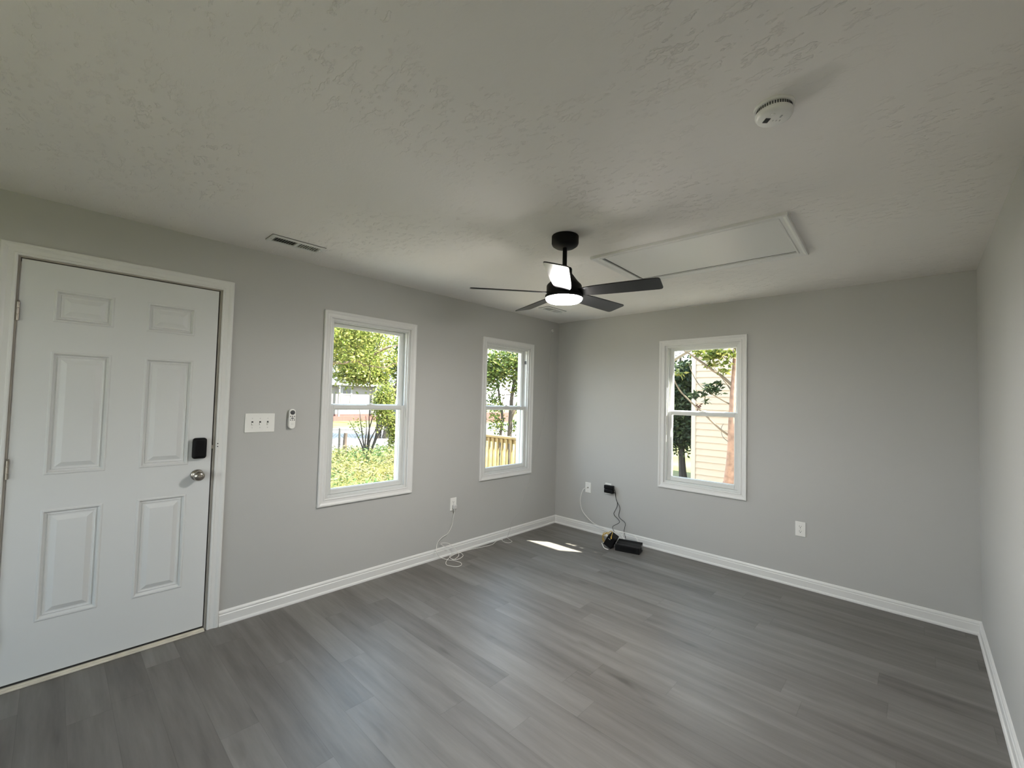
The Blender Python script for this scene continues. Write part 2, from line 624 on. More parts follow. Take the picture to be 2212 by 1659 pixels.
baseboard('baseboard_left', (0, -3.428, 0), (0, 0, 0), (1, 0, 0), 'white baseboard running from the door casing to the corner', 0, 1)
baseboard('baseboard_back', (0, 0, 0), (W, 0, 0), (0, -1, 0), 'white baseboard under the single window and black modem', 1, 1)
baseboard('baseboard_right', (W, 0, 0), (W, BACK, 0), (-1, 0, 0), 'white baseboard along the plain right wall', 1, 0)

CASING = [(0, 0), (0, 0.010), (0.004, 0.0125), (0.010, 0.0125), (0.0135, 0.0095), (0.030, 0.0115), (0.037, 0.0155), (0.043, 0.018), (0.051, 0.018), (0.055, 0.0145), (0.055, 0)]

# ------------------------------------------------------------------ windows


def window(idx, op, xf, label):
    a0, a1, b0, b1 = op
    root = thing('window_%d' % idx, xf((a0 + a1) / 2, b0 - 0.055, 0), label, 'window', kind='structure')
    MB().frame_sweep(a0, a1, b0, b1, CASING).build('casing', M['trim'], root, xf=xf)
    # vinyl frame: jambs, head, sill, with parting ribs between the two sash tracks
    fw = 0.020
    f = MB()
    f.box(a0, a0 + fw, b0, b1, -0.165, -0.002).box(a1 - fw, a1, b0, b1, -0.165, -0.002)
    f.box(a0 + fw, a1 - fw, b1 - fw, b1, -0.165, -0.002).box(a0 + fw, a1 - fw, b0, b0 + fw, -0.165, -0.002)
    for h0 in (-0.018, -0.062, -0.106):
        f.box(a0 + fw, a0 + fw + 0.010, b0 + fw, b1 - fw, h0 - 0.007, h0)
        f.box(a1 - fw - 0.010, a1 - fw, b0 + fw, b1 - fw, h0 - 0.007, h0)
    f.box(a0 + fw, a1 - fw, b1 - fw - 0.008, b1 - fw, -0.025, -0.018)
    f.build('frame', M['vinyl'], root, bevel=0.0012, seg=1, xf=xf)
    # outside casing and siding return
    e = MB()
    e.frame_sweep(a0 - 0.0, a1 + 0.0, b0, b1, [(0.0, -0.142), (0.0, -0.172), (0.07, -0.172), (0.07, -0.142)])
    e.build('outer_casing', M['ext_white'], root, xf=xf)
    mid = 1.366
    c0, c1 = a0 + fw + 0.003, a1 - fw - 0.003

    def sash(name, z0, z1, h0, h1, stile, bot, top):
        s = MB()
        s.box(c0, c0 + stile, z0, z1, h0, h1).box(c1 - stile, c1, z0, z1, h0, h1)
        s.box(c0 + stile, c1 - stile, z0, z0 + bot, h0, h1).box(c0 + stile, c1 - stile, z1 - top, z1, h0, h1)
        so_ = s.build(name, M['vinyl'], root, bevel=0.003, seg=2, xf=xf)
        g = MB().box(c0 + stile - 0.004, c1 - stile + 0.004, z0 + bot - 0.004, z1 - top + 0.004, (h0 + h1) / 2 - 0.002, (h0 + h1) / 2 + 0.002)
        g.build('pane', M['glass'], so_, xf=xf)
        # glazing bead
        bead = MB().frame_sweep(c0 + stile + 0.008, c1 - stile - 0.008, z0 + bot + 0.008, z1 - top - 0.008,
                                [(0, (h0 + h1) / 2 + 0.0022), (0.004, h1 - 0.006), (0.0082, h1 - 0.006), (0.0082, (h0 + h1) / 2 + 0.0022)])
        bead.build('glazing_bead', M['vinyl'], so_, xf=xf)
        return so_

    lo = sash('lower_sash', b0 + fw + 0.001, mid + 0.016, -0.060, -0.026, 0.030, 0.036, 0.030)
    sash('upper_sash', mid - 0.014, b1 - fw - 0.001, -0.104, -0.070, 0.030, 0.030, 0.022)
    am = (a0 + a1) / 2 + 0.01
    lk = MB().box(am - 0.032, am + 0.032, mid + 0.016, mid + 0.022, -0.056, -0.030)
    lk.lathe([(0.012, 0.0), (0.012, 0.008), (0.009, 0.011)], (am, mid + 0.022, -0.043), 16, 'Y')
    lk.box(am - 0.004, am + 0.026, mid + 0.026, mid + 0.033, -0.048, -0.038)
    lk.build('sash_lock', M['vinyl'], lo, bevel=0.001, seg=1, xf=xf)
    # small tilt latches on the top rail of the lower sash
    for aa in (c0 + 0.045, c1 - 0.045):
        MB().box(aa - 0.022, aa + 0.022, mid + 0.016, mid + 0.0195, -0.050, -0.034).build('tilt_latch', M['vinyl'], lo, xf=xf)
    # balance shoe block in the right-hand jamb track
    MB().box(a1 - fw - 0.008, a1 - fw, 1.86, 1.895, -0.056, -0.030).build('sash_stop', M['slot'], root, xf=xf) if idx == 2 else None
    return root


window(1, W1, LEFT, 'white double-hung window nearest the door, looking onto a yellow-green yard')
window(2, W2, LEFT, 'white double-hung window next to the corner, looking onto a wooden railing')
window(3, W3, BACKW, 'white double-hung window on the back wall, looking onto beige siding')
window(4, W4, RIGHT, 'wide white double-hung window added unseen on the right wall to brighten the room')  # added opening behind the camera, lets daylight onto door and left wall
window(5, W5, REAR, 'wide white double-hung window added unseen on the rear wall to brighten the room')  # added opening out of view, daylight for back wall and ceiling

# ------------------------------------------------------------------ door


def door():
    root = thing('door_1', (0, -3.916, 0), 'white six-panel entry door with black smart lock and nickel knob', 'door', kind='structure')
    y0, y1, z1 = DOOR[0], DOOR[1], DOOR[3]
    dc = [(o * 60 / 55, h) for o, h in CASING]
    MB().frame_sweep(y0 + 0.005, y1 - 0.002, 0.0, z1 - 0.006, dc, sides=3).build('casing', M['trim'], root, xf=LEFT)
    j = MB()
    jt = 0.013
    j.box(y0, y0 + jt, 0.0, z1, -WT, -0.0005).box(y1 - jt, y1, 0.0, z1, -WT, -0.0005).box(y0 + jt, y1 - jt, z1 - jt, z1, -WT, -0.0005)
    j.box(y0 + jt, y0 + jt + 0.012, 0.0, z1 - jt, -0.10, -0.056).box(y1 - jt - 0.014, y1 - jt, 0.0, z1 - jt, -0.10, -0.056)
    j.box(y0 + jt, y1 - jt, z1 - jt - 0.012, z1 - jt, -0.10, -0.056)
    j.build('jamb', M['jamb'], root, bevel=0.001, seg=1, xf=LEFT)
    ws = MB().box(y1 - jt - 0.010, y1 - jt, 0.02, z1 - jt, -0.056, -0.046).box(y0 + jt, y1 - jt, z1 - jt - 0.010, z1 - jt, -0.056, -0.046)
    ws.build('weatherstrip', M['weatherstrip'], root, xf=LEFT)
    # slab with six pressed panels
    sy0, sy1, sz0, sz1, hf, hb = -4.328, -3.508, 0.027, 2.085, -0.004, -0.046
    ys = [(-4.212, -3.984), (-3.848, -3.622)]
    zs = [(0.293, 0.843), (1.016, 1.640), (1.790, 1.957)]
    A = sorted({sy0, sy1, *[q for p in ys for q in p]})
    B = sorted({sz0, sz1, *[q for p in zs for q in p]})
    s = MB()
    for i in range(len(A) - 1):
        for k in range(len(B) - 1):
            a, b, c, d = A[i], A[i + 1], B[k], B[k + 1]
            if (a, b) in ys and (c, d) in zs:
                rings = [(0, 0), (0.005, 0.0035), (0.011, 0.0035), (0.019, -0.0110), (0.023, -0.0110), (0.027, -0.0070), (0.032, -0.0095), (0.038, -0.0095), (0.060, 0.0010)]
                vs = []
                for o, h in rings:
                    vs += [(a + o, c + o, hf + h), (b - o, c + o, hf + h), (b - o, d - o, hf + h), (a + o, d - o, hf + h)]
                fs = []
                for r in range(len(rings) - 1):
                    for q in range(4):
                        t = (q + 1) % 4
                        fs.append((r * 4 + q, r * 4 + t, r * 4 + 4 + t, r * 4 + 4 + q))
                n = (len(rings) - 1) * 4
                fs.append((n, n + 1, n + 2, n + 3))
                s.add(vs, fs)
            else:
                s.add([(a, c, hf), (b, c, hf), (b, d, hf), (a, d, hf)], [(0, 1, 2, 3)])
    c = [(sy0, sz0), (sy1, sz0), (sy1, sz1), (sy0, sz1)]
    for q in range(4):
        p, t = c[q], c[(q + 1) % 4]
        s.add([(p[0], p[1], hf), (t[0], t[1], hf), (t[0], t[1], hb), (p[0], p[1], hb)], [(0, 1, 2, 3)])
    s.add([(p[0], p[1], hb) for p in c], [(0, 1, 2, 3)])
    slab = weld(s.build('door_slab', M['door'], root, xf=LEFT))
    MB().box(sy0, sy1, 0.010, 0.027, -0.040, -0.010).build('door_sweep', M['weatherstrip'], root, xf=LEFT)
    th = MB().box(y0 + jt, y1 - jt, 0.0, 0.014, -WT, 0.004).box(y0 + jt, y1 - jt, 0.0, 0.010, 0.004, 0.024)
    th.build('threshold', M['threshold'], root, bevel=0.003, xf=LEFT)
    for zc in (1.824, 1.055, 0.25):
        h = MB()
        for k in range(3):
            h.lathe([(0.0058, 0), (0.0058, 0.0285)], (0.004, sy0 - 0.002, zc - 0.045 + 0.0305 * k), 12)
        h.lathe([(0.003, 0), (0.006, 0.003), (0.0035, 0.008)], (0.004, sy0 - 0.002, zc + 0.045), 12)
        h.box(-0.004, 0.0005, sy0 - 0.012, sy0 + 0.002, zc - 0.045, zc + 0.045)
        o = h.build('hinge', M['steel'], root, smooth=True)
        o['label'] = 'metal butt hinge'
    # knob: rosette, neck, ball, key button
    ky, kz = -3.575, 0.950
    k = MB().lathe([(0.033, -0.004), (0.033, 0.002), (0.029, 0.008), (0.014, 0.011), (0.0115, 0.030), (0.016, 0.036), (0.025, 0.041),
                    (0.0285, 0.050), (0.0285, 0.058), (0.025, 0.066), (0.017, 0.071), (0.010, 0.0725)], (0, ky, kz), 32, 'X')
    kn = k.build('door_knob', M['nickel'], root, smooth=True, sharp=50)
    kn['label'] = 'satin nickel round knob'
    MB().lathe([(0.007, 0.0722), (0.007, 0.0755), (0.005, 0.077)], (0, ky, kz), 16, 'X').build('turn_button', M['steel'], kn, smooth=True)
    lk = MB()
    lk.box(-0.004, 0.034, -3.609, -3.537, 1.050, 1.175)
    lo = lk.build('smart_lock', M['black'], root, bevel=0.016, seg=5, smooth=True)
    lo['label'] = 'black rounded electronic deadbolt'
    MB().box(-0.03, -0.003, -3.5085, -3.4935, 1.104, 1.126).build('deadbolt', M['steel'], root)
    for z in (1.135, 1.117):
        MB().lathe([(0.0035, 0.0), (0.0035, 0.0128)], (0.0, -3.4795, z), 10, 'X').build('strike_screw', M['dark'], root)


door()

# ------------------------------------------------------------------ wall plates and devices


def outlet(xf, a, z, label, grey=False):
    root = thing('wall_outlet', xf(a, z - 0.057, 0), label, 'outlet', 'duplex outlets around the room')
    w, h = 0.036, 0.0585
    MB().box(a - w, a + w, z - h, z + h, 0.0, 0.006).build('cover_plate', M['plastic'], root, bevel=0.003, seg=3, xf=xf)
    for s in (-1, 1):
        zc = z + s * 0.0195
        r = MB()
        n = 20
        pts = []
        for i in range(n):
            t = 2 * math.pi * i / n
            pts.append((a + 0.017 * math.cos(t), max(zc - 0.0125, min(zc + 0.0125, zc + 0.0165 * math.sin(t)))))
        r.add([(p[0], p[1], 0.0055) for p in pts] + [(p[0], p[1], 0.0078) for p in pts],
              [tuple(range(n)), tuple(range(n, 2 * n))] + [(i, (i + 1) % n, n + (i + 1) % n, n + i) for i in range(n)])
        face = r.build('receptacle', M['plastic'], root, xf=xf)
        sl = MB().box(a - 0.0075, a - 0.005, zc - 0.001, zc + 0.008, 0.0078, 0.0082)
        sl.build('slot', M['dark'], face, xf=xf)
        MB().box(a + 0.005, a + 0.0075, zc + 0.0005, zc + 0.0075, 0.0078, 0.0082).build('slot', M['dark'], face, xf=xf)
        MB().lathe([(0.003, 0.0078), (0.003, 0.0082)], (a, zc - 0.007, 0), 12, 'Z').build('ground_hole', M['dark'], face, xf=xf)
    MB().lathe([(0.0035, 0.0055), (0.0032, 0.0072), (0.001, 0.0075)], (a, z, 0), 12, 'Z').build('screw', M['plug_grey'], root, xf=xf)
    return root


outlet(LEFT, -1.5775, 0.4635, 'white outlet below the two windows on the door wall, grey plug in its lower socket')
outlet(BACKW, 0.719, 0.5135, 'white outlet on the back wall hidden behind the black power adapters')
outlet(BACKW, 2.486, 0.4665, 'white outlet standing empty on the back wall right of the window')

# coax plate with a white cable
cp = thing('coax_plate', (0.461, 0, 0.43), 'white wall plate by the corner with a white cable screwed in', 'wall plate')
MB().box(0.425, 0.497, -0.006, 0.0, 0.428, 0.543).build('cover_plate', M['plastic'], cp, bevel=0.003, seg=3)
cx = MB()
cx.lathe([(0.0075, -0.006), (0.0075, -0.009), (0.0048, -0.009), (0.0048, -0.016)], (0.461, 0, 0.4855), 12, 'Y')
cx.build('coax_jack', M['nickel'], cp)
for zz in (0.445, 0.526):
    MB().lathe([(0.0032, -0.0058), (0.003, -0.0072)], (0.461, 0, zz), 12, 'Y').build('screw', M['plug_grey'], cp)

# light switches
sw = thing('light_switch', (0, -3.2455, 1.195), 'white triple toggle switch plate on the wall between door and remote', 'light switch')
MB().box(0.0, 0.0065, -3.3345, -3.1565, 1.196, 1.3205).build('cover_plate', M['plastic'], sw, bevel=0.003, seg=3)
for y in (-3.2915, -3.2455, -3.1995):
    MB().box(0.0062, 0.0068, y - 0.0052, y + 0.0052, 1.246, 1.270).build('slot', M['slot'], sw)
    t = MB().add([(0.004, y - 0.0042, 1.250), (0.004, y + 0.0042, 1.250), (0.004, y + 0.0042, 1.262), (0.004, y - 0.0042, 1.262),
                  (0.017, y - 0.0035, 1.2435), (0.017, y + 0.0035, 1.2435), (0.018, y + 0.0035, 1.2505), (0.018, y - 0.0035, 1.2505)],
                 [(0, 1, 2, 3), (4, 5, 6, 7), (0, 1, 5, 4), (1, 2, 6, 5), (2, 3, 7, 6), (3, 0, 4, 7)])
    t.build('toggle', M['plastic'], sw, bevel=0.001)
    for zz in (1.2275, 1.2885):
        MB().lathe([(0.0028, 0.0062), (0.0028, 0.0072)], (0, y, zz), 10, 'X').build('screw', M['plug_grey'], sw)

# fan remote in its wall cradle
rm = thing('fan_remote', (0, -3.05, 1.21), 'white handheld fan remote with dark round dial hung on the wall', 'remote control')


def pill(a, z0, z1, w, h0, h1, n=12):
    pts = []
    for i in range(n + 1):
        t = math.pi * i / n
        pts.append((a + w * math.cos(t), z1 - w + w * math.sin(t)))
    for i in range(n + 1):
        t = math.pi + math.pi * i / n
        pts.append((a + w * math.cos(t), z0 + w + w * math.sin(t)))
    m = len(pts)
    return MB().add([(p[0], p[1], h0) for p in pts] + [(p[0], p[1], h1) for p in pts],
                    [tuple(range(m)), tuple(range(m, 2 * m))] + [(i, (i + 1) % m, m + (i + 1) % m, m + i) for i in range(m)])


RA = -3.050
pill(RA, 1.213, 1.352, 0.0215, 0.008, 0.026).build('remote_body', M['plastic'], rm, bevel=0.004, seg=3, smooth=True, xf=LEFT)
pill(RA, 1.215, 1.300, 0.0235, 0.0, 0.009).build('cradle', M['plug_grey'], rm, bevel=0.002, xf=LEFT)
MB().lathe([(0.0155, 0.0258), (0.0155, 0.0275), (0.0135, 0.0283)], (0, RA, 1.327), 28, 'X').build('dial', M['remote_grey'], rm, smooth=True)
for zz in (1.300, 1.2755):
    for dy in (-0.0125, 0.0, 0.0125):
        MB().lathe([(0.0038, 0.0258), (0.0036, 0.027)], (0, RA + dy, zz), 14, 'X').build('button', M['remote_grey'], rm)
MB().lathe([(0.0052, 0.0258), (0.0048, 0.027)], (0, RA, 1.2877), 14, 'X').box(0.0258, 0.0268, RA - 0.0135, RA + 0.0135, 1.2858, 1.2896).build('rocker_button', M['remote_grey'], rm)
mk = MB()
for q, (dy, wd, ht) in enumerate(((-0.0085, 0.0018, 0.0018), (-0.0055, 0.002, 0.0018), (-0.002, 0.0026, 0.0024), (0.0018, 0.002, 0.0018), (0.005, 0.002, 0.0026), (0.008, 0.0018, 0.0018))):
    mk.box(0.0258, 0.0262, RA + dy - wd / 2, RA + dy + wd / 2, 1.2465, 1.2465 + ht)
mk.build('printed_mark', M['mark'], rm)

# small white sensor high in the corner
sn = thing('corner_sensor', (0, -0.139, 2.275), 'tiny white sensor high on the wall beside the ceiling corner', 'sensor')
MB().obox((0.009, -0.139, 2.290), (0.018, 0.026, 0.026), Matrix.Rotation(R(45), 3, 'X')).build('sensor_body', M['plastic'], sn, bevel=0.004)
MB().lathe([(0.005, 0.017), (0.004, 0.020)], (0, -0.139, 2.290), 12, 'X').build('lens', M['slot'], sn)

# ------------------------------------------------------------------ ceiling fan
FX, FY = 1.7176, -2.2194
fan = thing('ceiling_fan', (FX, FY, 2.018), 'black five-blade ceiling fan with a lit round lamp', 'ceiling fan')
MB().lathe([(0.074, H), (0.077, H - 0.004), (0.077, H - 0.044), (0.072, H - 0.056), (0.058, H - 0.066), (0.022, H - 0.070)], (FX, FY, 0), 40).build('canopy', M['fan_metal'], fan, smooth=True)
MB().lathe([(0.0128, 2.20), (0.0128, H - 0.066)], (FX, FY, 0), 20).build('downrod', M['fan_metal'], fan, smooth=True)
MB().lathe([(0.043, 2.176), (0.043, 2.206), (0.040, 2.212), (0.016, 2.214)], (FX, FY, 0), 32).build('coupling_cover', M['fan_metal'], fan, smooth=True)
MB().lathe([(0.096, 2.054), (0.100, 2.058), (0.100, 2.108), (0.096, 2.116), (0.078, 2.134), (0.055, 2.165), (0.044, 2.180)], (FX, FY, 0), 48).build('motor_housing', M['fan_metal'], fan, smooth=True)
MB().lathe([(0.1062, 2.038), (0.1075, 2.042), (0.1075, 2.053), (0.096, 2.057)], (FX, FY, 0), 48).build('lamp_ring', M['fan_metal'], fan, smooth=True)
df = MB().lathe([(0.1045, 2.045), (0.1035, 2.034), (0.099, 2.025), (0.090, 2.0195), (0.05, 2.0165), (0.01, 2.016)], (FX, FY, 0), 48).build('lamp_diffuser', M['led'], fan, smooth=True)
df['label'] = 'glowing white round diffuser'
BW = [(0.085, 0.030), (0.11, 0.040), (0.15, 0.049), (0.22, 0.054), (0.35, 0.058), (0.46, 0.060), (0.515, 0.061), (0.527, 0.0585), (0.533, 0.053), (0.536, 0.044)]
for i in range(5):
    ang = R(14.3 + 72 * i)
    rot = Matrix.Rotation(ang, 3, 'Z') @ Matrix.Rotation(R(-13), 3, 'X')   # counter-clockwise edge low
    b = MB()
    top = [(r, w) for r, w in BW] + [(r, -w) for r, w in reversed(BW)]
    n = len(top)
    vs = []
    for zz in (-0.003, 0.003):
        for r, w in top:
            vs.append(Vector((FX, FY, 2.068)) + rot @ Vector((r, w, zz)))
    b.add(vs, [tuple(range(n)), tuple(range(n, 2 * n))] + [(q, (q + 1) % n, n + (q + 1) % n, n + q) for q in range(n)])
    b.build('blade', M['blade'], fan, bevel=0.001, seg=1)

# ------------------------------------------------------------------ ceiling fittings
sx, sy = 2.862, -2.672
sd = thing('smoke_detector', (sx, sy, H - 0.044), 'round white smoke detector on the ceiling', 'smoke detector')
MB().lathe([(0.056, H), (0.057, H - 0.004), (0.056, H - 0.009), (0.051, H - 0.010)], (sx, sy, 0), 48).build('base', M['plastic'], sd, smooth=True)
MB().lathe([(0.0485, H - 0.009), (0.0485, H - 0.021), (0.0525, H - 0.022), (0.053, H - 0.029), (0.049, H - 0.037), (0.043, H - 0.0405), (0.01, H - 0.042)], (sx, sy, 0), 48).build('cover', M['plastic'], sd, smooth=True, sharp=45)
vt = MB()
for k in range(44):
    a = 2 * math.pi * k / 44
    vt.obox((sx + 0.0488 * math.cos(a), sy + 0.0488 * math.sin(a), H - 0.0155), (0.002, 0.0037, 0.010), Matrix.Rotation(a, 3, 'Z'))
vt.build('vent_slots', M['slot'], sd)
DR = Matrix.Rotation(R(41), 3, 'Z')
MB().obox((sx - 0.019, sy - 0.008, H - 0.0415), (0.015, 0.022, 0.003), DR).build('sensor_window', M['dark'], sd)
MB().lathe([(0.0055, H - 0.041), (0.0055, H - 0.0432), (0.004, H - 0.0437)], (sx + 0.004, sy - 0.026, 0), 20).build('test_button', M['plastic'], sd, smooth=True)
mk = MB()
for q in range(3):
    mk.obox((sx - 0.004 + 0.008 * q, sy + 0.004 + 0.007 * q, H - 0.0419), (0.002, 0.006, 0.001), DR)
mk.obox((sx + 0.020, sy - 0.002, H - 0.0417), (0.005, 0.012, 0.001), DR)
mk.build('printed_mark', M['mark'], sd)

# attic hatch, set slightly askew
hc, hr = Vector((2.170, -1.4475, 0)), Matrix.Rotation(R(1.8), 3, 'Z')
HX = lambda a, b, h: tuple(hc + hr @ Vector((a, b, 0)) + Vector((0, 0, H - h)))
ah = thing('attic_hatch', (hc.x, hc.y, H - 0.018), 'white attic access hatch framed with moulding in the ceiling', 'hatch')
hw, hd = 0.4965, 0.3065
MB().frame_sweep(-hw, hw, -hd, hd, CASING).build('hatch_frame', M['trim'], ah, xf=HX)
MB().box(-hw + 0.012, hw - 0.003, -hd + 0.003, hd - 0.018, 0.0005, 0.004).build('hatch_panel', M['trim'], ah, xf=HX)
MB().box(-hw, hw, -hd, hd, 0.0, 0.0006).build('gap_shade', M['dark'], ah, xf=HX)  # dark sheet standing in for the shade in the panel gap


def vent(x0, x1, y0, y1, label):
    root = thing('air_vent', ((x0 + x1) / 2, (y0 + y1) / 2, H - 0.012), label, 'air vent', 'ceiling air vents')
    m = 0.024
    fr = MB().frame_sweep(x0 + m, x1 - m, y0 + m, y1 - m, [(0, 0.001), (0, 0.0085), (0.003, 0.0095), (m - 0.003, 0.0085), (m, 0.0055), (m, 0.003)])
    ym = (y0 + y1) / 2
    fr.box(x0 + m, x1 - m, ym - 0.007, ym + 0.007, 0.001, 0.011)
    fr.build('vent_frame', M['vent'], root, xf=CEIL)
    MB().box(x0 - 0.0012, x1 + 0.0012, y0 - 0.0012, y1 + 0.0012, 0.0, 0.0028).build('shadow_rim', M['slot'], root, xf=CEIL)  # dark rim painting in the shadow line round the vent frame
    MB().box(x0 + m, x1 - m, y0 + m, y1 - m, 0.0, 0.0032).build('duct_opening', M['dark'], root, xf=CEIL)
    for lo, hi, tilt in ((y0 + m, ym - 0.007, -42), (ym + 0.007, y1 - m, 12)):
        n = 9
        for k in range(n):
            yc = lo + (hi - lo) * (k + 0.5) / n
            MB().obox(((x0 + x1) / 2, yc, H - 0.0062), (x1 - x0 - 2 * m, 0.0009, 0.006), Matrix.Rotation(R(tilt), 3, 'X')).build('louver', M['vent'], root)
    MB().box((x0 + x1) / 2 + 0.01, (x0 + x1) / 2 + 0.016, y1 - m + 0.002, y1 - m + 0.010, 0.004, 0.020).build('damper_lever', M['vent'], root, xf=CEIL)
    for yy in (y0 + 0.011, y1 - 0.011):
        MB().lathe([(0.0035, H - 0.010), (0.003, H - 0.0125)], ((x0 + x1) / 2, yy, 0), 10).build('screw', M['plug_grey'], root)


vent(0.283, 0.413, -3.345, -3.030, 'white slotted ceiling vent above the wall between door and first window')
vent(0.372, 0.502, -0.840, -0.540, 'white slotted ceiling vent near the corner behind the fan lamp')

# ------------------------------------------------------------------ cables and electronics on the floor
pl = thing('white_cord', (0.03, -1.6, 0.0), 'thin white cord with grey plug looping from the outlet onto the floor', 'cord')
MB().box(0.008, 0.040, -1.595, -1.558, 0.420, 0.462).build('plug', M['plug_grey'], pl, bevel=0.009, seg=4, smooth=True)
MB().lathe([(0.006, 0.0), (0.0075, 0.022)], (0.026, -1.580, 0.402), 14).build('strain_relief', M['plug_grey'], pl, smooth=True)
WC = [(0.026, -1.580, 0.420), (0.026, -1.580, 0.395), (0.02, -1.586, 0.349), (0.014, -1.598, 0.266), (0.014, -1.642, 0.206), (0.017, -1.702, 0.187), (0.03, -1.763, 0.159), (0.05, -1.793, 0.122),
      (0.06, -1.794, 0.076), (0.034, -1.74, 0.02), (0.09, -1.702, 0.0035), (0.152, -1.671, 0.0035), (0.228, -1.659, 0.0035), (0.277, -1.692, 0.0035), (0.278, -1.741, 0.0035),
      (0.224, -1.774, 0.0035), (0.181, -1.779, 0.0035), (0.132, -1.746, 0.0035), (0.08, -1.677, 0.005), (0.045, -1.602, 0.0035), (0.032, -1.526, 0.0035), (0.049, -1.503, 0.0035),
      (0.111, -1.531, 0.0035), (0.144, -1.589, 0.0035), (0.15, -1.647, 0.006), (0.1, -1.664, 0.006), (0.05, -1.641, 0.006), (0.05, -1.613, 0.021), (0.04, -1.654, 0.078),
      (0.03, -1.734, 0.135), (0.035, -1.675, 0.132), (0.05, -1.628, 0.107), (0.07, -1.583, 0.056), (0.085, -1.56, 0.01), (0.126, -1.627, 0.006), (0.136, -1.67, 0.008), (0.079, -1.659, 0.008),
      (0.045, -1.628, 0.006), (0.032, -1.56, 0.006), (0.030, -1.481, 0.0035), (0.038, -1.366, 0.0035), (0.065, -1.228, 0.0035), (0.074, -1.12, 0.0035), (0.030, -1.015, 0.004),
      (0.030, -0.935, 0.004), (0.048, -0.954, 0.0035), (0.102, -0.976, 0.0035), (0.149, -0.959, 0.0035), (0.145, -0.906, 0.0035), (0.1, -0.885, 0.0035), (0.034, -0.863, 0.006),
      (0.020, -0.80, 0.093), (0.0035, -0.76, 0.15), (0.0025, -0.59, 0.328), (0.0025, -0.334, 1.003), (0.0025, -0.22, 1.376), (0.0025, -0.182, 1.815), (0.004, -0.148, 2.262), (0.008, -0.142, 2.276)]
NC = 51
MB().tube(WC[:NC], 0.0024, 6, 5).build('cord_line', M['cable_white'], pl, smooth=True)
MB().tube(WC[NC - 1:], 0.0016, 6, 5).build('wall_run', M['wall'], pl, smooth=True)

ad = thing('power_adapter', (0.745, -0.03, 0.515), 'upper black power adapter plugged into the back wall outlet', 'power adapter', 'black power adapters')
MB().box(0.690, 0.800, -0.050, -0.008, 0.5155, 0.556).build('adapter_body', M['black'], ad, bevel=0.008, seg=4, smooth=True)
CB = [(0.796, -0.036, 0.536), (0.812, -0.036, 0.531), (0.823, -0.030, 0.497), (0.829, -0.020, 0.413), (0.87, -0.014, 0.334), (0.861, -0.018, 0.243), (0.937, -0.026, 0.197), (0.954, -0.06, 0.154), (0.963, -0.09, 0.124), (1.020, -0.16, 0.082)]
MB().tube(CB, 0.0027, 6, 5).build('adapter_cord', M['cable_black'], ad, smooth=True)
ad2 = thing('power_adapter', (0.745, -0.03, 0.474), 'lower black power adapter plugged into the back wall outlet', 'power adapter', 'black power adapters')
MB().box(0.692, 0.802, -0.050, -0.008, 0.474, 0.5145).build('adapter_body', M['black'], ad2, bevel=0.008, seg=4, smooth=True)
CA = [(0.798, -0.036, 0.490), (0.812, -0.036, 0.500), (0.821, -0.032, 0.482), (0.827, -0.026, 0.433), (0.842, -0.022, 0.387), (0.838, -0.02, 0.342), (0.818, -0.02, 0.299), (0.805, -0.022, 0.254), (0.881, -0.035, 0.194), (0.831, -0.09, 0.145), (0.905, -0.19, 0.132)]
MB().tube(CA, 0.0027, 6, 5).build('adapter_cord', M['cable_black'], ad2, smooth=True)

# modem (long black box on the floor) and router leaning on its end
mrot = Matrix.Rotation(R(13.5), 3, 'Z')
md = thing('modem', (1.08, -0.255, 0.0), 'long black modem box lying on the floor by the back wall', 'modem')
mc = Vector((1.078, -0.255, 0))
MO = lambda a, b, h: tuple(mc + mrot @ Vector((a, b, 0)) + Vector((0, 0, h)))
sec = [(-0.066, 0.0), (0.066, 0.0), (0.070, 0.006), (0.070, 0.078), (0.066, 0.083), (0.03, 0.070), (-0.03, 0.062), (-0.066, 0.066), (-0.070, 0.060), (-0.070, 0.006)]
ns = len(sec)
m_ = MB()
m_.add([(-0.092, b, h) for b, h in sec] + [(0.145, b, h) for b, h in sec], [tuple(range(ns)), tuple(range(ns, 2 * ns))] + [(i, (i + 1) % ns, ns + (i + 1) % ns, ns + i) for i in range(ns)])
m_.build('modem_case', M['black_gloss'], md, bevel=0.003, seg=2, xf=MO)
MB().box(0.1448, 0.1462, -0.052, 0.052, 0.012, 0.058).build('end_panel', M['black'], md, xf=MO)
MB().box(0.1458, 0.1468, 0.030, 0.040, 0.02, 0.062).build('label_sticker', M['plastic'], md, xf=MO)
MB().box(-0.04, 0.12, -0.0712, -0.0698, 0.02, 0.05).build('front_panel', M['black'], md, xf=MO)

rt = thing('router', (0.90, -0.30, 0.0), 'black router leaning on the end of the modem under coiled yellow cable', 'router')
lean = R(28)


def RO(u, b, v):
    """u = slab thickness, b = depth along the modem's short side, v = height up the leaning slab"""
    return MO(-0.198 + u * math.cos(lean) + v * math.sin(lean), b, 0.0135 - u * math.sin(lean) + v * math.cos(lean))


MB().box(-0.027, 0.058, -0.064, 0.062, 0.016, 0.132).build('router_case', M['black'], rt, bevel=0.008, seg=3, smooth=True, xf=RO)
MB().box(-0.0282, -0.0268, -0.045, 0.045, 0.030, 0.110).build('port_panel', M['slot'], rt, xf=RO)
for q in range(4):
    MB().box(-0.0295, -0.028, -0.038 + 0.02 * q, -0.024 + 0.02 * q, 0.05, 0.068).build('port', M['dark'], rt, xf=RO)
MB().box(-0.010, 0.014, -0.0655, -0.0635, 0.095, 0.099).build('badge', M['mark'], rt, xf=RO)

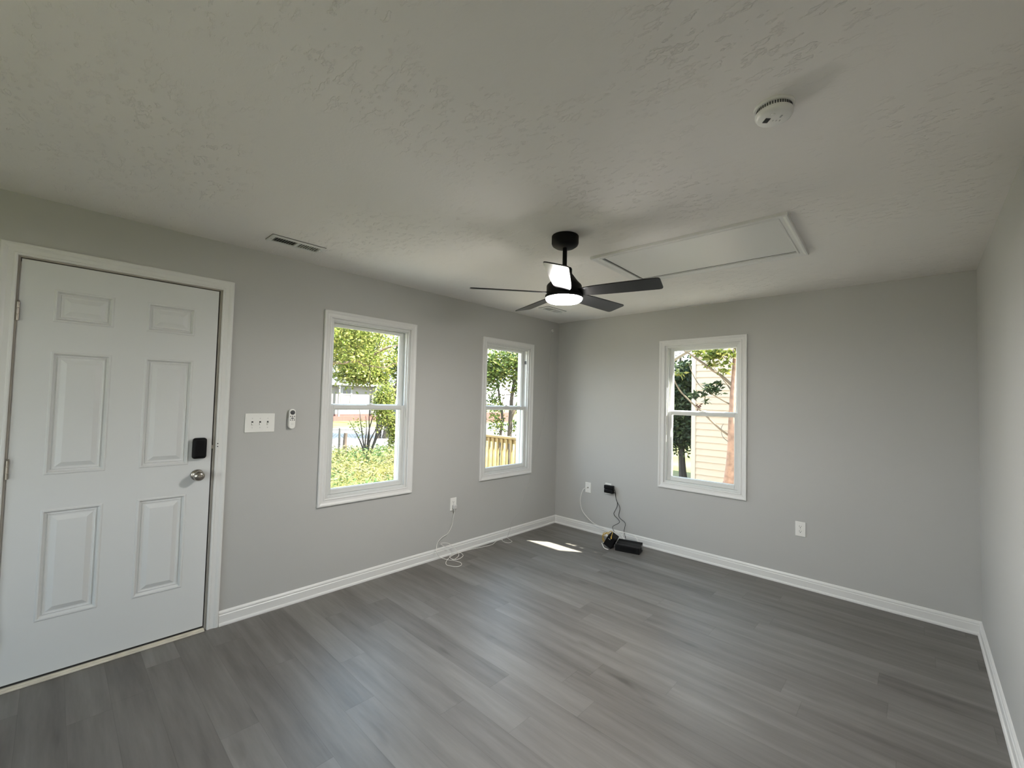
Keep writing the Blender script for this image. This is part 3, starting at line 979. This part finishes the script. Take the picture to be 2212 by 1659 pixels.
yc = thing('yellow_cable', (0.88, -0.25, 0.0), 'coiled yellow network cable hanging on the router', 'cable')
Y = []
for k in range(46):
    t = 2 * math.pi * k / 13
    rr = 0.062 + 0.006 * math.sin(k * 1.7)
    Y.append((0.888 + 0.030 * math.cos(t) + 0.012 * math.sin(k * 0.9), -0.300 + 0.020 * math.cos(t + 0.8) + 0.008 * math.sin(k * 1.3), 0.078 + rr * math.sin(t)))
MB().tube(Y, 0.0030, 6, 4).build('cable_coil', M['cable_yellow'], yc, smooth=True)
MB().tube([(0.905, -0.29, 0.138), (0.925, -0.295, 0.160), (0.958, -0.315, 0.160), (0.972, -0.345, 0.150), (0.974, -0.362, 0.128)], 0.0030, 6, 6).build('cable_end', M['cable_yellow'], yc, smooth=True)
MB().obox((0.974, -0.364, 0.120), (0.011, 0.009, 0.022), Matrix.Rotation(R(14), 3, 'Z')).build('connector', M['cable_yellow'], yc, bevel=0.001)

cw = thing('coax_cable', (0.45, -0.05, 0.0), 'white coax cable arcing from the wall plate down behind the router', 'cable')
CX = [(0.461, -0.014, 0.4855), (0.452, -0.03, 0.484), (0.419, -0.045, 0.455), (0.392, -0.05, 0.351), (0.408, -0.05, 0.252), (0.453, -0.05, 0.192), (0.558, -0.05, 0.124), (0.664, -0.06, 0.103), (0.768, -0.085, 0.095), (0.88, -0.12, 0.10),
      (0.98, -0.125, 0.125), (1.06, -0.105, 0.115), (1.115, -0.10, 0.085), (1.125, -0.12, 0.03), (1.06, -0.11, 0.006), (0.95, -0.13, 0.006), (0.83, -0.20, 0.006), (0.835, -0.30, 0.02), (0.865, -0.352, 0.034), (0.910, -0.385, 0.010), (0.955, -0.384, 0.006)]
MB().tube(CX, 0.0036, 8, 6).build('cable_line', M['cable_white'], cw, smooth=True)
MB().tube([(1.00, -0.14, 0.105), (0.99, -0.165, 0.12), (1.0, -0.19, 0.10), (1.03, -0.20, 0.082)], 0.003, 6, 5).build('cable_tail', M['cable_white'], cw, smooth=True)

# ------------------------------------------------------------------ outdoors
rng = np.random.default_rng(7)
struct(MB().box(-11.2, 30, -40, 60, GND - 0.2, GND).build('ground', M['ground']), 'grassy yard around the house', 'ground')
struct(MB().box(-4.9, -1.5, -12, 4.5, GND, GND + 0.012).build('bounce_walk', M['concrete']), 'sunlit concrete walk added out of view to bounce light indoors', 'bounce_walk')  # unseen reflector strip, throws warm sun up through the left windows
struct(MB().box(-1.5, 12, 0.16, 2.6, GND, GND + 0.012).build('bounce_path', M['concrete']), 'concrete path added between the two houses to bounce light indoors', 'path')  # unseen strip added to bounce sun in at the back window
struct(MB().box(-22.0, -11.2, -40, 60, GND - 0.2, GND - 0.01).build('road', M['asphalt']), 'pale street beyond the front yard', 'road')
struct(MB().box(-70, -22.0, -40, 60, GND - 0.2, GND).build('far_lawn', M['ground']), 'sunny lawn across the street', 'lawn')


def leaves(clouds, size, flat=0.0, jitter=0.5, stretch=2.0):
    """clouds: list of (centre, radii, count) -> vertex and face arrays of small folded leaves"""
    P = []
    for c, r, n in clouds:
        d = rng.normal(size=(n, 3))
        d /= np.linalg.norm(d, axis=1)[:, None]
        rad = rng.random(n) ** 0.45
        # clumps: pull leaves towards a few dozen twig tips
        p = d * rad[:, None]
        k = max(4, n // 28)
        tips = p[rng.integers(0, n, k)]
        p = p * 0.62 + tips[rng.integers(0, k, n)] * 0.45 + rng.normal(scale=0.05, size=(n, 3))
        P.append(np.array(c) + p * np.array(r))
    P = np.concatenate(P)
    n = len(P)
    a = rng.normal(size=(n, 3))
    a[:, 2] = a[:, 2] * 0.6 - 0.25
    a /= np.linalg.norm(a, axis=1)[:, None]
    b = rng.normal(size=(n, 3))
    b -= (b * a).sum(1)[:, None] * a
    b /= np.linalg.norm(b, axis=1)[:, None]
    c = np.cross(a, b)
    L = (size * (1 + jitter * (rng.random(n) - 0.5)))[:, None]
    w = L / stretch / 2
    V = np.stack([P, P + a * L * 0.45 + b * w + c * w * 0.25, P + a * L, P + a * L * 0.45 - b * w + c * w * 0.25], 1).reshape(-1, 3)
    i = np.arange(n)[:, None] * 4
    F = np.concatenate([i + np.array([[0, 1, 2]]), i + np.array([[0, 2, 3]])], 1).reshape(-1, 3)
    return V, F


def leaf_object(name, V, F, mat, parent=None):
    base = np.array([V[:, 0].mean(), V[:, 1].mean(), V[:, 2].min()])
    me = bpy.data.meshes.new(name)
    me.vertices.add(len(V))
    me.vertices.foreach_set('co', (V - base).astype(np.float32).ravel())
    me.loops.add(len(F) * 3)
    me.loops.foreach_set('vertex_index', F.astype(np.int32).ravel())
    me.polygons.add(len(F))
    me.polygons.foreach_set('loop_start', np.arange(0, len(F) * 3, 3, dtype=np.int32))
    me.polygons.foreach_set('loop_total', np.full(len(F), 3, dtype=np.int32))
    me.update()
    me.validate()
    me.materials.append(mat)
    o = bpy.data.objects.new(name, me)
    COL.objects.link(o)
    place(o, Vector(base), parent)
    return o


def twigs(mb, start, ends, r, sag=0.1):
    for e in ends:
        s, e = Vector(start), Vector(e)
        m = (s + e) / 2 + Vector((random.uniform(-.1, .1), random.uniform(-.1, .1), sag)) * (e - s).length
        mb.tube([s, m, e], [r, r * 0.7, r * 0.3], 6, 4)


random.seed(3)

# tree in the yard whose bough crosses the first window
t1 = thing('shade_tree', (-6.6, -1.1, GND), 'leafy yellow-green tree whose long bough crosses the window nearest the door', 'tree')
MB().tube([(-6.6, -1.1, GND), (-6.55, -1.05, 0.8), (-6.4, -0.85, 1.7), (-6.3, -0.8, 2.6), (-6.0, -0.4, 4.2)], [0.2, 0.16, 0.13, 0.10, 0.05], 10, 4).build('trunk', M['bark'], t1, smooth=True)
bo = MB()
bo.tube([(-6.4, -0.85, 1.75), (-6.1, -0.6, 2.02), (-5.832, -0.351, 2.11), (-5.642, -0.174, 2.146), (-5.515, -0.055, 2.141), (-5.339, 0.109, 2.185), (-5.198, 0.241, 2.2), (-5.042, 0.379, 2.359), (-4.88, 0.527, 2.471), (-4.718, 0.676, 2.534), (-4.562, 0.817, 2.646)],
        [0.06, 0.05, 0.04, 0.032, 0.030, 0.030, 0.026, 0.024, 0.022, 0.018, 0.010], 8, 4)
bo.tube([(-5.36, 0.09, 2.185), (-5.297, 0.149, 2.172), (-5.234, 0.211, 2.112), (-5.129, 0.312, 2.096), (-5.024, 0.412, 2.071), (-4.883, 0.544, 2.075), (-4.777, 0.64, 2.146), (-4.636, 0.772, 2.161)], [0.016, 0.016, 0.016, 0.015, 0.014, 0.012, 0.010, 0.006], 6, 4)
bo.build('bough', M['bark_pale'], t1, smooth=True)
tw = MB()
twigs(tw, (-5.4, 0.05, 2.17), [(-5.55, 0.05, 2.75), (-5.35, 0.2, 2.9), (-5.2, 0.3, 2.8)], 0.010)
twigs(tw, (-5.0, 0.41, 2.38), [(-5.2, 0.35, 2.8), (-4.8, 0.5, 2.9), (-4.95, 0.5, 2.0)], 0.009)
twigs(tw, (-5.15, 0.29, 2.1), [(-5.1, 0.3, 1.75), (-5.0, 0.45, 2.5)], 0.010)
tw.build('twigs', M['bark'], t1, smooth=True)
V, F = leaves([((-5.4, 0.0, 2.85), (1.1, 1.3, 0.6), 4200), ((-5.9, -0.4, 2.4), (0.7, 0.6, 0.5), 900), ((-5.2, 0.3, 2.25), (0.8, 0.9, 0.32), 900)], 0.075)
leaf_object('crown', V, F, M['leaf_yellow'], t1)

# two street-side trees
for nm, base, top, cl, lab in (
        ('street_tree', (-15.05, 6.2, GND), (-14.7, 6.45, 3.4), [((-15.0, 4.9, 3.6), (2.0, 1.9, 2.1), 8000), ((-14.6, 5.2, 2.45), (1.4, 1.5, 0.55), 2600)], 'green tree with dark trunk across the yard, left of a twin tree'),
        ('street_tree', (-14.8, 6.42, GND), (-14.3, 6.9, 3.2), [((-14.3, 7.5, 3.3), (2.0, 1.4, 2.1), 7000)], 'green tree with leaning dark trunk in front of the white house')):
    t = thing(nm, base, lab, 'tree', 'street trees')
    b = Vector(base)
    MB().tube([b, b.lerp(Vector(top), 0.3) + Vector((0.02, -0.05, 0)), b.lerp(Vector(top), 0.65), top], [0.15, 0.12, 0.10, 0.06], 8, 4).build('trunk', M['bark'], t, smooth=True)
    V, F = leaves(cl, 0.17)
    leaf_object('crown', V, F, M['leaf_mid'] if top[0] > -14.5 else M['leaf_yellow'], t)

# multi-stem bush
bu = thing('bush', (-8.57, 2.15, GND), 'yellow-green multi-stemmed bush standing in the yard before the wire fence', 'bush')
st = MB()
root_p = Vector((-8.57, 2.15, GND))
for e in ((-8.45, 2.2, 1.6), (-8.3, 2.35, 1.9), (-8.1, 2.5, 1.5), (-8.0, 2.7, 1.2), (-8.7, 1.95, 1.1), (-8.9, 1.75, 0.75), (-8.25, 2.3, 1.0), (-8.6, 2.1, 0.9)):
    e = Vector(e)
    st.tube([root_p + Vector((random.uniform(-.04, .04), random.uniform(-.04, .04), 0)), root_p.lerp(e, 0.35) + Vector((random.uniform(-.06, .06), random.uniform(-.06, .06), 0.05)), root_p.lerp(e, 0.7) + Vector((random.uniform(-.05, .05), random.uniform(-.05, .05), 0)), e], [0.035, 0.022, 0.014, 0.005], 6, 4)
st.build('stems', M['bark'], bu, smooth=True)
V, F = leaves([((-8.15, 2.42, 1.25), (0.45, 0.45, 0.85), 3600), ((-7.95, 2.68, 0.50), (0.30, 0.30, 0.65), 1800), ((-8.75, 1.95, 0.55), (0.3, 0.3, 0.4), 90)], 0.075)
leaf_object('foliage', V, F, M['leaf_yellow'], bu)

# undergrowth between window and fence
n = 15000
px = rng.uniform(-10.6, -2.6, n)
py = -1.6 + (-px - 2.6) * 0.32 + rng.uniform(-0.6, 4.2, n)
hmax = 0.16 + 0.26 * np.exp(-((px + 7.2) / 1.5) ** 2) + 0.20 * rng.random(n)
P = np.stack([px, py, GND + hmax * rng.random(n)], 1)
V, F = leaves([((0, 0, 0), (0, 0, 0), n)], 0.10, stretch=3.0)
V = V - np.repeat(V.reshape(-1, 4, 3)[:, :1].repeat(4, 1).reshape(-1, 4, 3)[:, 0], 4, 0) + np.repeat(P, 4, 0)
V[:, 2] = np.maximum(V[:, 2], GND)
tag(leaf_object('undergrowth', V, F, M['leaf_grass']), 'low green weeds and long grass covering the front yard', 'undergrowth', kind='stuff')

# wire fence
fe = thing('wire_fence', (-10.3, 3.2, GND), 'low wire fence with rusty posts across the front yard', 'fence')
fp = [(-10.75, 0.3), (-10.18, 2.08), (-9.75, 3.6), (-9.3, 5.2)]
for k, (x, y) in enumerate(fp):
    MB().lathe([(0.032, GND), (0.032, 0.42), (0.02, 0.45)], (x, y, 0), 10).build('fence_post', M['wire'], fe)
top = MB()
for k in range(len(fp) - 1):
    a, b = Vector((*fp[k], 0.38)), Vector((*fp[k + 1], 0.38))
    top.tube([a, b], 0.014, 6, smooth=False)
top.build('top_rail', M['wire'], fe)
ms = MB()
for k in range(len(fp) - 1):
    a, b = Vector((*fp[k], 0)), Vector((*fp[k + 1], 0))
    d = (b - a)
    for q in range(18):
        for s in (1, -1):
            t0 = q / 18
            t1_ = t0 + s * 0.45
            z1 = 0.37
            if t1_ > 1:
                z1 = GND + (0.37 - GND) * (1 - t0) / 0.45
                t1_ = 1
            if t1_ < 0:
                z1 = GND + (0.37 - GND) * t0 / 0.45
                t1_ = 0
            ms.tube([a + d * t0 + Vector((0, 0, GND)), a + d * t1_ + Vector((0, 0, z1))], 0.0035, 4, smooth=False)
ms.build('wire_mesh', M['wire'], fe)
tag(MB().tube([(-10.05, 2.22, GND), (-10.06, 2.21, 0.0), (-10.04, 2.22, 0.28)], [0.075, 0.06, 0.055], 9, 4).build('wooden_stump', M['rust'], smooth=True), 'short weathered wooden post beside the wire fence', 'post')


def house(loc, wid, dep, wall_mat, label, z_wall, z_eave, z_ridge, windows, brick=True, porch=False):
    """front faces +x at loc.x; body extends to -x; loc = (x, y centre, ground)"""
    x, y, g = loc
    root = thing('house', loc, label, 'house', 'houses across the street')
    y0, y1 = y - wid / 2, y + wid / 2
    MB().box(x - dep, x, y0, y1, z_wall, z_eave).build('walls', wall_mat, root)
    MB().box(x - dep - 0.03, x + 0.03, y0 - 0.03, y1 + 0.03, g, z_wall).build('brick_base', M['brick'] if brick else wall_mat, root)
    e = 0.45
    r = MB()
    xm = x - dep / 2
    vs = [(x + e, y0 - e, z_eave - 0.05), (x + e, y1 + e, z_eave - 0.05), (xm, y1 + e, z_ridge), (xm, y0 - e, z_ridge), (x - dep - e, y0 - e, z_eave - 0.05), (x - dep - e, y1 + e, z_eave - 0.05)]
    vs += [(a, b, c + 0.12) for a, b, c in vs]
    r.add(vs, [(0, 1, 2, 3), (3, 2, 5, 4), (6, 7, 8, 9), (9, 8, 11, 10), (0, 1, 7, 6), (4, 5, 11, 10), (0, 3, 9, 6), (3, 4, 10, 9), (1, 2, 8, 7), (2, 5, 11, 8)])
    r.build('roof', M['roof'], root)
    MB().box(x + e - 0.02, x + e + 0.02, y0 - e, y1 + e, z_eave - 0.09, z_eave + 0.10).build('fascia', M['ext_white'], root)
    for yy in (y0 - 0.01, y1 + 0.01):
        MB().add([(x, yy, z_eave), (x - dep, yy, z_eave), (xm, yy, z_ridge - 0.02), (x, yy + 0.02, z_eave), (x - dep, yy + 0.02, z_eave), (xm, yy + 0.02, z_ridge - 0.02)],
                 [(0, 1, 2), (3, 4, 5), (0, 1, 4, 3), (1, 2, 5, 4), (2, 0, 3, 5)]).build('gable', wall_mat, root)
    for wy0, wy1, wz0, wz1 in windows:
        f = MB().frame_sweep(wy0, wy1, wz0, wz1, [(0, 0.0), (0, 0.05), (0.16, 0.05), (0.16, 0.0)])
        f.box(wy0, wy1, (wz0 + wz1) / 2 + 0.08, (wz0 + wz1) / 2 + 0.16, 0.0, 0.04)
        fo = f.build('window', M['ext_white'], root, xf=lambda a, b, h: (x + h, a, b))
        MB().box(wy0, wy1, (wz0 + wz1) / 2 + 0.16, wz1, 0.005, 0.02).build('pane', M['pane_dark'], fo, xf=lambda a, b, h: (x + h, a, b))
        MB().box(wy0, wy1, wz0, (wz0 + wz1) / 2 + 0.08, 0.005, 0.02).build('blind', M['blind'], fo, xf=lambda a, b, h: (x + h, a, b))
    if porch:
        MB().box(x + 0.03, x + 0.42, y0, y1, g, z_wall - 0.15).build('brick_steps', M['brick'], root)
        for py_ in (10.62, 13.6, 7.6):
            MB().box(x + 0.28, x + 0.40, py_ - 0.06, py_ + 0.06, z_wall - 0.15, z_eave).build('porch_post', M['ext_white'], root)
    return root


house((-29.0, 10.6, GND), 7.0, 7.0, M['siding_grey'], 'pale house with brick base across the street, seen through the first window', 0.06, 2.35, 3.9, [(11.03, 11.64, 0.88, 2.06), (8.2, 8.8, 0.88, 2.06)], True, True)
house((-31.5, 19.4, GND), 5.6, 7.0, M['siding_white'], 'white house with dark windows partly hidden behind tree trunks', 0.0, 2.6, 4.2, [(17.6, 18.2, 0.9, 2.0), (19.2, 19.8, 0.9, 2.0)], False)
tag(MB().box(-23.7, -23.4, 20.6, 24.2, GND, 0.36).build('brick_wall', M['brick']), 'low red brick wall across the street behind the corner window trees', 'wall')

bn = thing('trash_bin', (-28.2, 15.4, GND), 'blue wheeled bin on the lawn across the street', 'trash bin')
MB().add([(-28.48, 15.12, GND + 0.06), (-27.95, 15.12, GND + 0.06), (-27.95, 15.62, GND + 0.06), (-28.48, 15.62, GND + 0.06), (-28.55, 15.05, 0.6), (-27.88, 15.05, 0.6), (-27.88, 15.69, 0.6), (-28.55, 15.69, 0.6)],
         [(0, 1, 2, 3), (4, 5, 6, 7), (0, 1, 5, 4), (1, 2, 6, 5), (2, 3, 7, 6), (3, 0, 4, 7)]).build('bin_body', M['bin_blue'], bn)
MB().box(-28.6, -27.84, 15.02, 15.72, 0.6, 0.68).build('lid', M['bin_blue'], bn, bevel=0.03)
for yy in (15.1, 15.62):
    MB().lathe([(0.1, -0.03), (0.1, 0.03)], (-28.5, yy, GND + 0.1), 16, 'Y').build('wheel', M['black'], bn)

# wooden railing seen through the corner window
ra = thing('wooden_railing', (-2.9, 1.8, GND), 'new yellow lumber railing seen low through the corner window', 'railing')
MB().box(-4.3, -1.75, 1.74, 1.88, 0.715, 0.752).build('handrail', M['lumber'], ra, bevel=0.004)
MB().box(-4.3, -1.75, 1.79, 1.828, 0.625, 0.715).build('upper_rail', M['lumber'], ra, bevel=0.003)
MB().box(-4.3, -1.75, 1.79, 1.828, -0.12, -0.03).build('lower_rail', M['lumber'], ra, bevel=0.003)
for x in (-4.25, -1.80):
    MB().box(x - 0.045, x + 0.045, 1.76, 1.85, GND, 0.72).build('post', M['lumber'], ra, bevel=0.004)
for k in range(19):
    x = -4.10 + k * 0.121
    MB().box(x - 0.019, x + 0.019, 1.752, 1.790, -0.11, 0.70).build('baluster', M['lumber'], ra, bevel=0.003)

# trees beyond the railing
for k, (base, pts, lab) in enumerate((
        ((-5.1, 4.55, GND), [(-5.1, 4.55, 0.35), (-5.07, 4.55, 1.0), (-5.03, 4.55, 1.65), (-4.9, 4.62, 2.4), (-4.8, 4.7, 3.3)], 'leafy tree with stout trunk behind the wooden railing'),
        ((-5.32, 4.35, GND), [(-5.29, 4.37, 0.35), (-5.24, 4.39, 1.0), (-5.3, 4.30, 1.6), (-5.4, 4.2, 2.6)], 'slimmer leafy tree behind the wooden railing'))):
    t = thing('yard_tree', base, lab, 'tree', 'trees behind the railing')
    MB().tube([base] + pts, [0.085, 0.065, 0.06, 0.05, 0.04, 0.02][:len(pts) + 1] if k == 0 else [0.05, 0.04, 0.036, 0.03, 0.02], 8, 4).build('trunk', M['bark'], t, smooth=True)
    br = MB()
    if k == 0:
        br.tube([(-5.08, 4.55, 0.9), (-4.98, 4.68, 1.3), (-4.85, 4.8, 1.8), (-4.75, 4.95, 2.5)], [0.045, 0.04, 0.03, 0.012], 6, 4)
        twigs(br, (-5.03, 4.55, 1.6), [(-5.5, 4.2, 2.2), (-5.2, 4.3, 2.7), (-4.7, 4.9, 2.2), (-5.4, 4.4, 1.5)], 0.018)
    else:
        twigs(br, (-5.26, 4.36, 1.1), [(-5.6, 4.0, 1.9), (-5.5, 4.1, 1.2), (-5.1, 4.5, 1.9)], 0.016)
    br.build('branches', M['bark_pale'], t, smooth=True)
    cl = [((-5.0, 4.6, 2.45), (0.85, 0.75, 0.80), 2700), ((-4.85, 4.75, 1.75), (0.35, 0.35, 0.35), 260), ((-4.85, 4.8, 1.2), (0.30, 0.30, 0.40), 150), ((-4.95, 4.7, 0.75), (0.25, 0.25, 0.35), 80)] if k == 0 else [((-5.45, 4.15, 2.25), (0.55, 0.55, 0.90), 1700), ((-5.40, 4.2, 1.35), (0.40, 0.40, 0.40), 260), ((-5.35, 4.3, 0.75), (0.35, 0.35, 0.45), 240)]
    V, F = leaves(cl, 0.105)
    leaf_object('crown', V, F, M['leaf_mid'], t)

# neighbour's house with beige lap siding
nh = thing('neighbor_house', (3.3, 5.5, GND), 'beige vinyl-sided house close by, filling the back wall window', 'house')
NX0, NX1, NY, NY1, NZ = 0.555, 7.0, 2.8, 9.5, 3.1
s = MB()
ex = 0.1015
k = 0
z = GND
while z < NZ - 1e-6:
    z2 = min(z + ex, NZ)
    s.add([(NX0 + 0.03, NY - 0.014, z), (NX1, NY - 0.014, z), (NX1, NY - 0.001, z2), (NX0 + 0.03, NY - 0.001, z2), (NX0 + 0.03, NY + 0.002, z), (NX1, NY + 0.002, z)],
          [(0, 1, 2, 3), (4, 5, 1, 0)])
    z = z2
s.build('siding', M['siding'], nh)
MB().box(NX0 + 0.02, NX1, NY + 0.004, NY1, GND, NZ).build('walls', M['siding'], nh)
MB().box(NX0, NX0 + 0.066, NY - 0.022, NY + 0.05, GND, NZ).build('corner_trim', M['siding_trim'], nh, bevel=0.004)
rr_ = MB()
e = 0.30
ym = (NY + NY1) / 2
vs = [(NX0 - e, NY - e, NZ - 0.03), (NX1 + e, NY - e, NZ - 0.03), (NX1 + e, ym, 4.6), (NX0 - e, ym, 4.6), (NX0 - e, NY1 + e, NZ - 0.03), (NX1 + e, NY1 + e, NZ - 0.03)]
vs += [(a, b, c + 0.12) for a, b, c in vs]
rr_.add(vs, [(0, 1, 2, 3), (3, 2, 5, 4), (6, 7, 8, 9), (9, 8, 11, 10), (0, 1, 7, 6), (4, 5, 11, 10), (0, 3, 9, 6), (3, 4, 10, 9), (1, 2, 8, 7), (2, 5, 11, 8)])
rr_.build('roof', M['roof'], nh)
MB().tube([(-1.45, 6.0, 2.32), (-0.60, 6.0, 2.79), (0.6, 6.0, 3.4)], 0.05, 4, smooth=False).build('porch_rake', M['siding_trim'], nh)

# pink-barked tree just outside the back window
cm = thing('crape_myrtle', (1.45, 1.6, GND), 'smooth pink-barked tree in front of the beige siding outside the back window', 'tree')
MB().tube([(1.43, 1.6, GND), (1.456, 1.6, 0.394), (1.466, 1.6, 0.509), (1.486, 1.6, 0.74), (1.496, 1.6, 0.97), (1.497, 1.6, 1.199), (1.500, 1.6, 1.429), (1.508, 1.6, 1.66), (1.523, 1.6, 1.891), (1.56, 1.58, 2.4), (1.7, 1.4, 3.0)],
          [0.085, 0.066, 0.060, 0.052, 0.046, 0.042, 0.034, 0.030, 0.027, 0.022, 0.012], 12, 4).build('trunk', M['bark_pink'], cm, smooth=True)
b = MB()
b.tube([(1.524, 1.6, 1.68), (1.398, 1.55, 1.815), (1.303, 1.5, 1.89), (1.178, 1.45, 1.997), (1.091, 1.4, 2.074), (0.997, 1.35, 2.146), (0.939, 1.3, 2.217), (0.8, 1.25, 2.35)], [0.019, 0.016, 0.015, 0.014, 0.013, 0.012, 0.010, 0.006], 8, 4)
b.tube([(1.49, 1.6, 1.055), (1.474, 1.6, 1.071), (1.364, 1.55, 1.164), (1.234, 1.5, 1.304), (1.165, 1.45, 1.383), (1.055, 1.4, 1.498), (0.955, 1.35, 1.621), (0.902, 1.3, 1.739), (0.852, 1.3, 1.86), (0.80, 1.25, 2.0)], [0.014, 0.013, 0.012, 0.012, 0.011, 0.010, 0.010, 0.009, 0.008, 0.006], 8, 4)
b.tube([(1.495, 1.6, 1.455), (1.328, 1.6, 1.554), (1.186, 1.6, 1.642), (1.085, 1.6, 1.733), (1.006, 1.6, 1.875), (0.962, 1.6, 2.0)], [0.010, 0.009, 0.008, 0.007, 0.005, 0.003], 6, 4)
b.tube([(1.514, 1.6, 1.591), (1.449, 1.6, 1.706), (1.339, 1.65, 1.84), (1.236, 1.7, 1.967), (1.177, 1.7, 2.091)], [0.011, 0.009, 0.008, 0.006, 0.003], 6, 4)
b.tube([(1.535, 1.6, 2.05), (1.62, 1.4, 2.3), (1.95, 1.05, 2.5), (2.4, 0.75, 2.35), (2.75, 0.6, 2.25)], [0.022, 0.02, 0.016, 0.012, 0.006], 6, 4)
b.build('branches', M['bark_pale'], cm, smooth=True)
b = MB()
b.tube([(1.47, 1.6, 0.99), (1.40, 1.58, 1.06), (1.385, 1.57, 1.16), (1.41, 1.57, 1.22)], [0.004, 0.003, 0.003, 0.002], 5, 4)
b.tube([(1.53, 1.6, 1.95), (1.42, 1.58, 2.05), (1.35, 1.55, 2.15)], [0.006, 0.005, 0.003], 5, 4)
b.build('twigs', M['bark'], cm, smooth=True)
V, F = leaves([((1.13, 1.5, 2.13), (0.14, 0.12, 0.06), 60), ((1.245, 1.5, 2.09), (0.14, 0.12, 0.09), 80), ((1.357, 1.5, 2.11), (0.16, 0.12, 0.08), 80), ((1.467, 1.5, 1.98), (0.10, 0.1, 0.06), 26),
               ((1.302, 1.5, 1.99), (0.12, 0.1, 0.06), 40), ((1.519, 1.5, 2.10), (0.14, 0.12, 0.09), 60), ((1.44, 1.5, 1.87), (0.10, 0.1, 0.06), 20), ((0.93, 1.35, 1.86), (0.06, 0.06, 0.05), 22),
               ((1.5, 1.4, 2.7), (0.8, 0.7, 0.45), 900)], 0.075, stretch=2.2)
leaf_object('bright_leaves', V, F, M['leaf_yellow'], cm)
V, F = leaves([((1.26, 1.55, 1.688), (0.10, 0.10, 0.07), 60), ((1.333, 1.55, 1.63), (0.07, 0.07, 0.09), 36), ((1.07, 1.5, 1.567), (0.07, 0.07, 0.06), 34), ((1.215, 1.55, 1.50), (0.07, 0.06, 0.05), 14),
               ((1.17, 1.55, 1.61), (0.08, 0.08, 0.05), 18), ((1.35, 1.55, 1.74), (0.10, 0.06, 0.04), 22)], 0.07, stretch=2.2)
leaf_object('deep_green_leaves', V, F, M['leaf_dark'], cm)
V, F = leaves([((1.124, 1.5, 1.425), (0.035, 0.03, 0.05), 26)], 0.045, stretch=2.4)
leaf_object('withered_leaves', V, F, M['leaf_red'], cm)
# unseen leaf cluster added to shade the lower sash
V, F = leaves([((2.52, 0.63, 2.18), (0.50, 0.09, 0.27), 1500)], 0.085, stretch=1.7)
leaf_object('added_shade_leaves', V, F, M['leaf_mid'], cm)

# dark evergreen and its neighbours left of the siding
ev = thing('evergreen_tree', (-1.26, 7.0, GND), 'dense dark evergreen tree left of the beige siding', 'tree')
MB().tube([(-1.23, 7.0, GND), (-1.27, 7.0, 0.1), (-1.30, 7.0, 1.2), (-1.33, 7.0, 2.8)], [0.11, 0.085, 0.07, 0.03], 8, 4).build('trunk', M['bark'], ev, smooth=True)
V, F = leaves([((-1.30, 7.0, 1.45), (0.85, 0.8, 1.30), 7000), ((-1.30, 7.0, 0.75), (0.75, 0.7, 0.65), 3000), ((-1.15, 6.8, 2.3), (0.5, 0.5, 0.5), 600)], 0.11)
leaf_object('crown', V, F, M['leaf_dark'], ev)
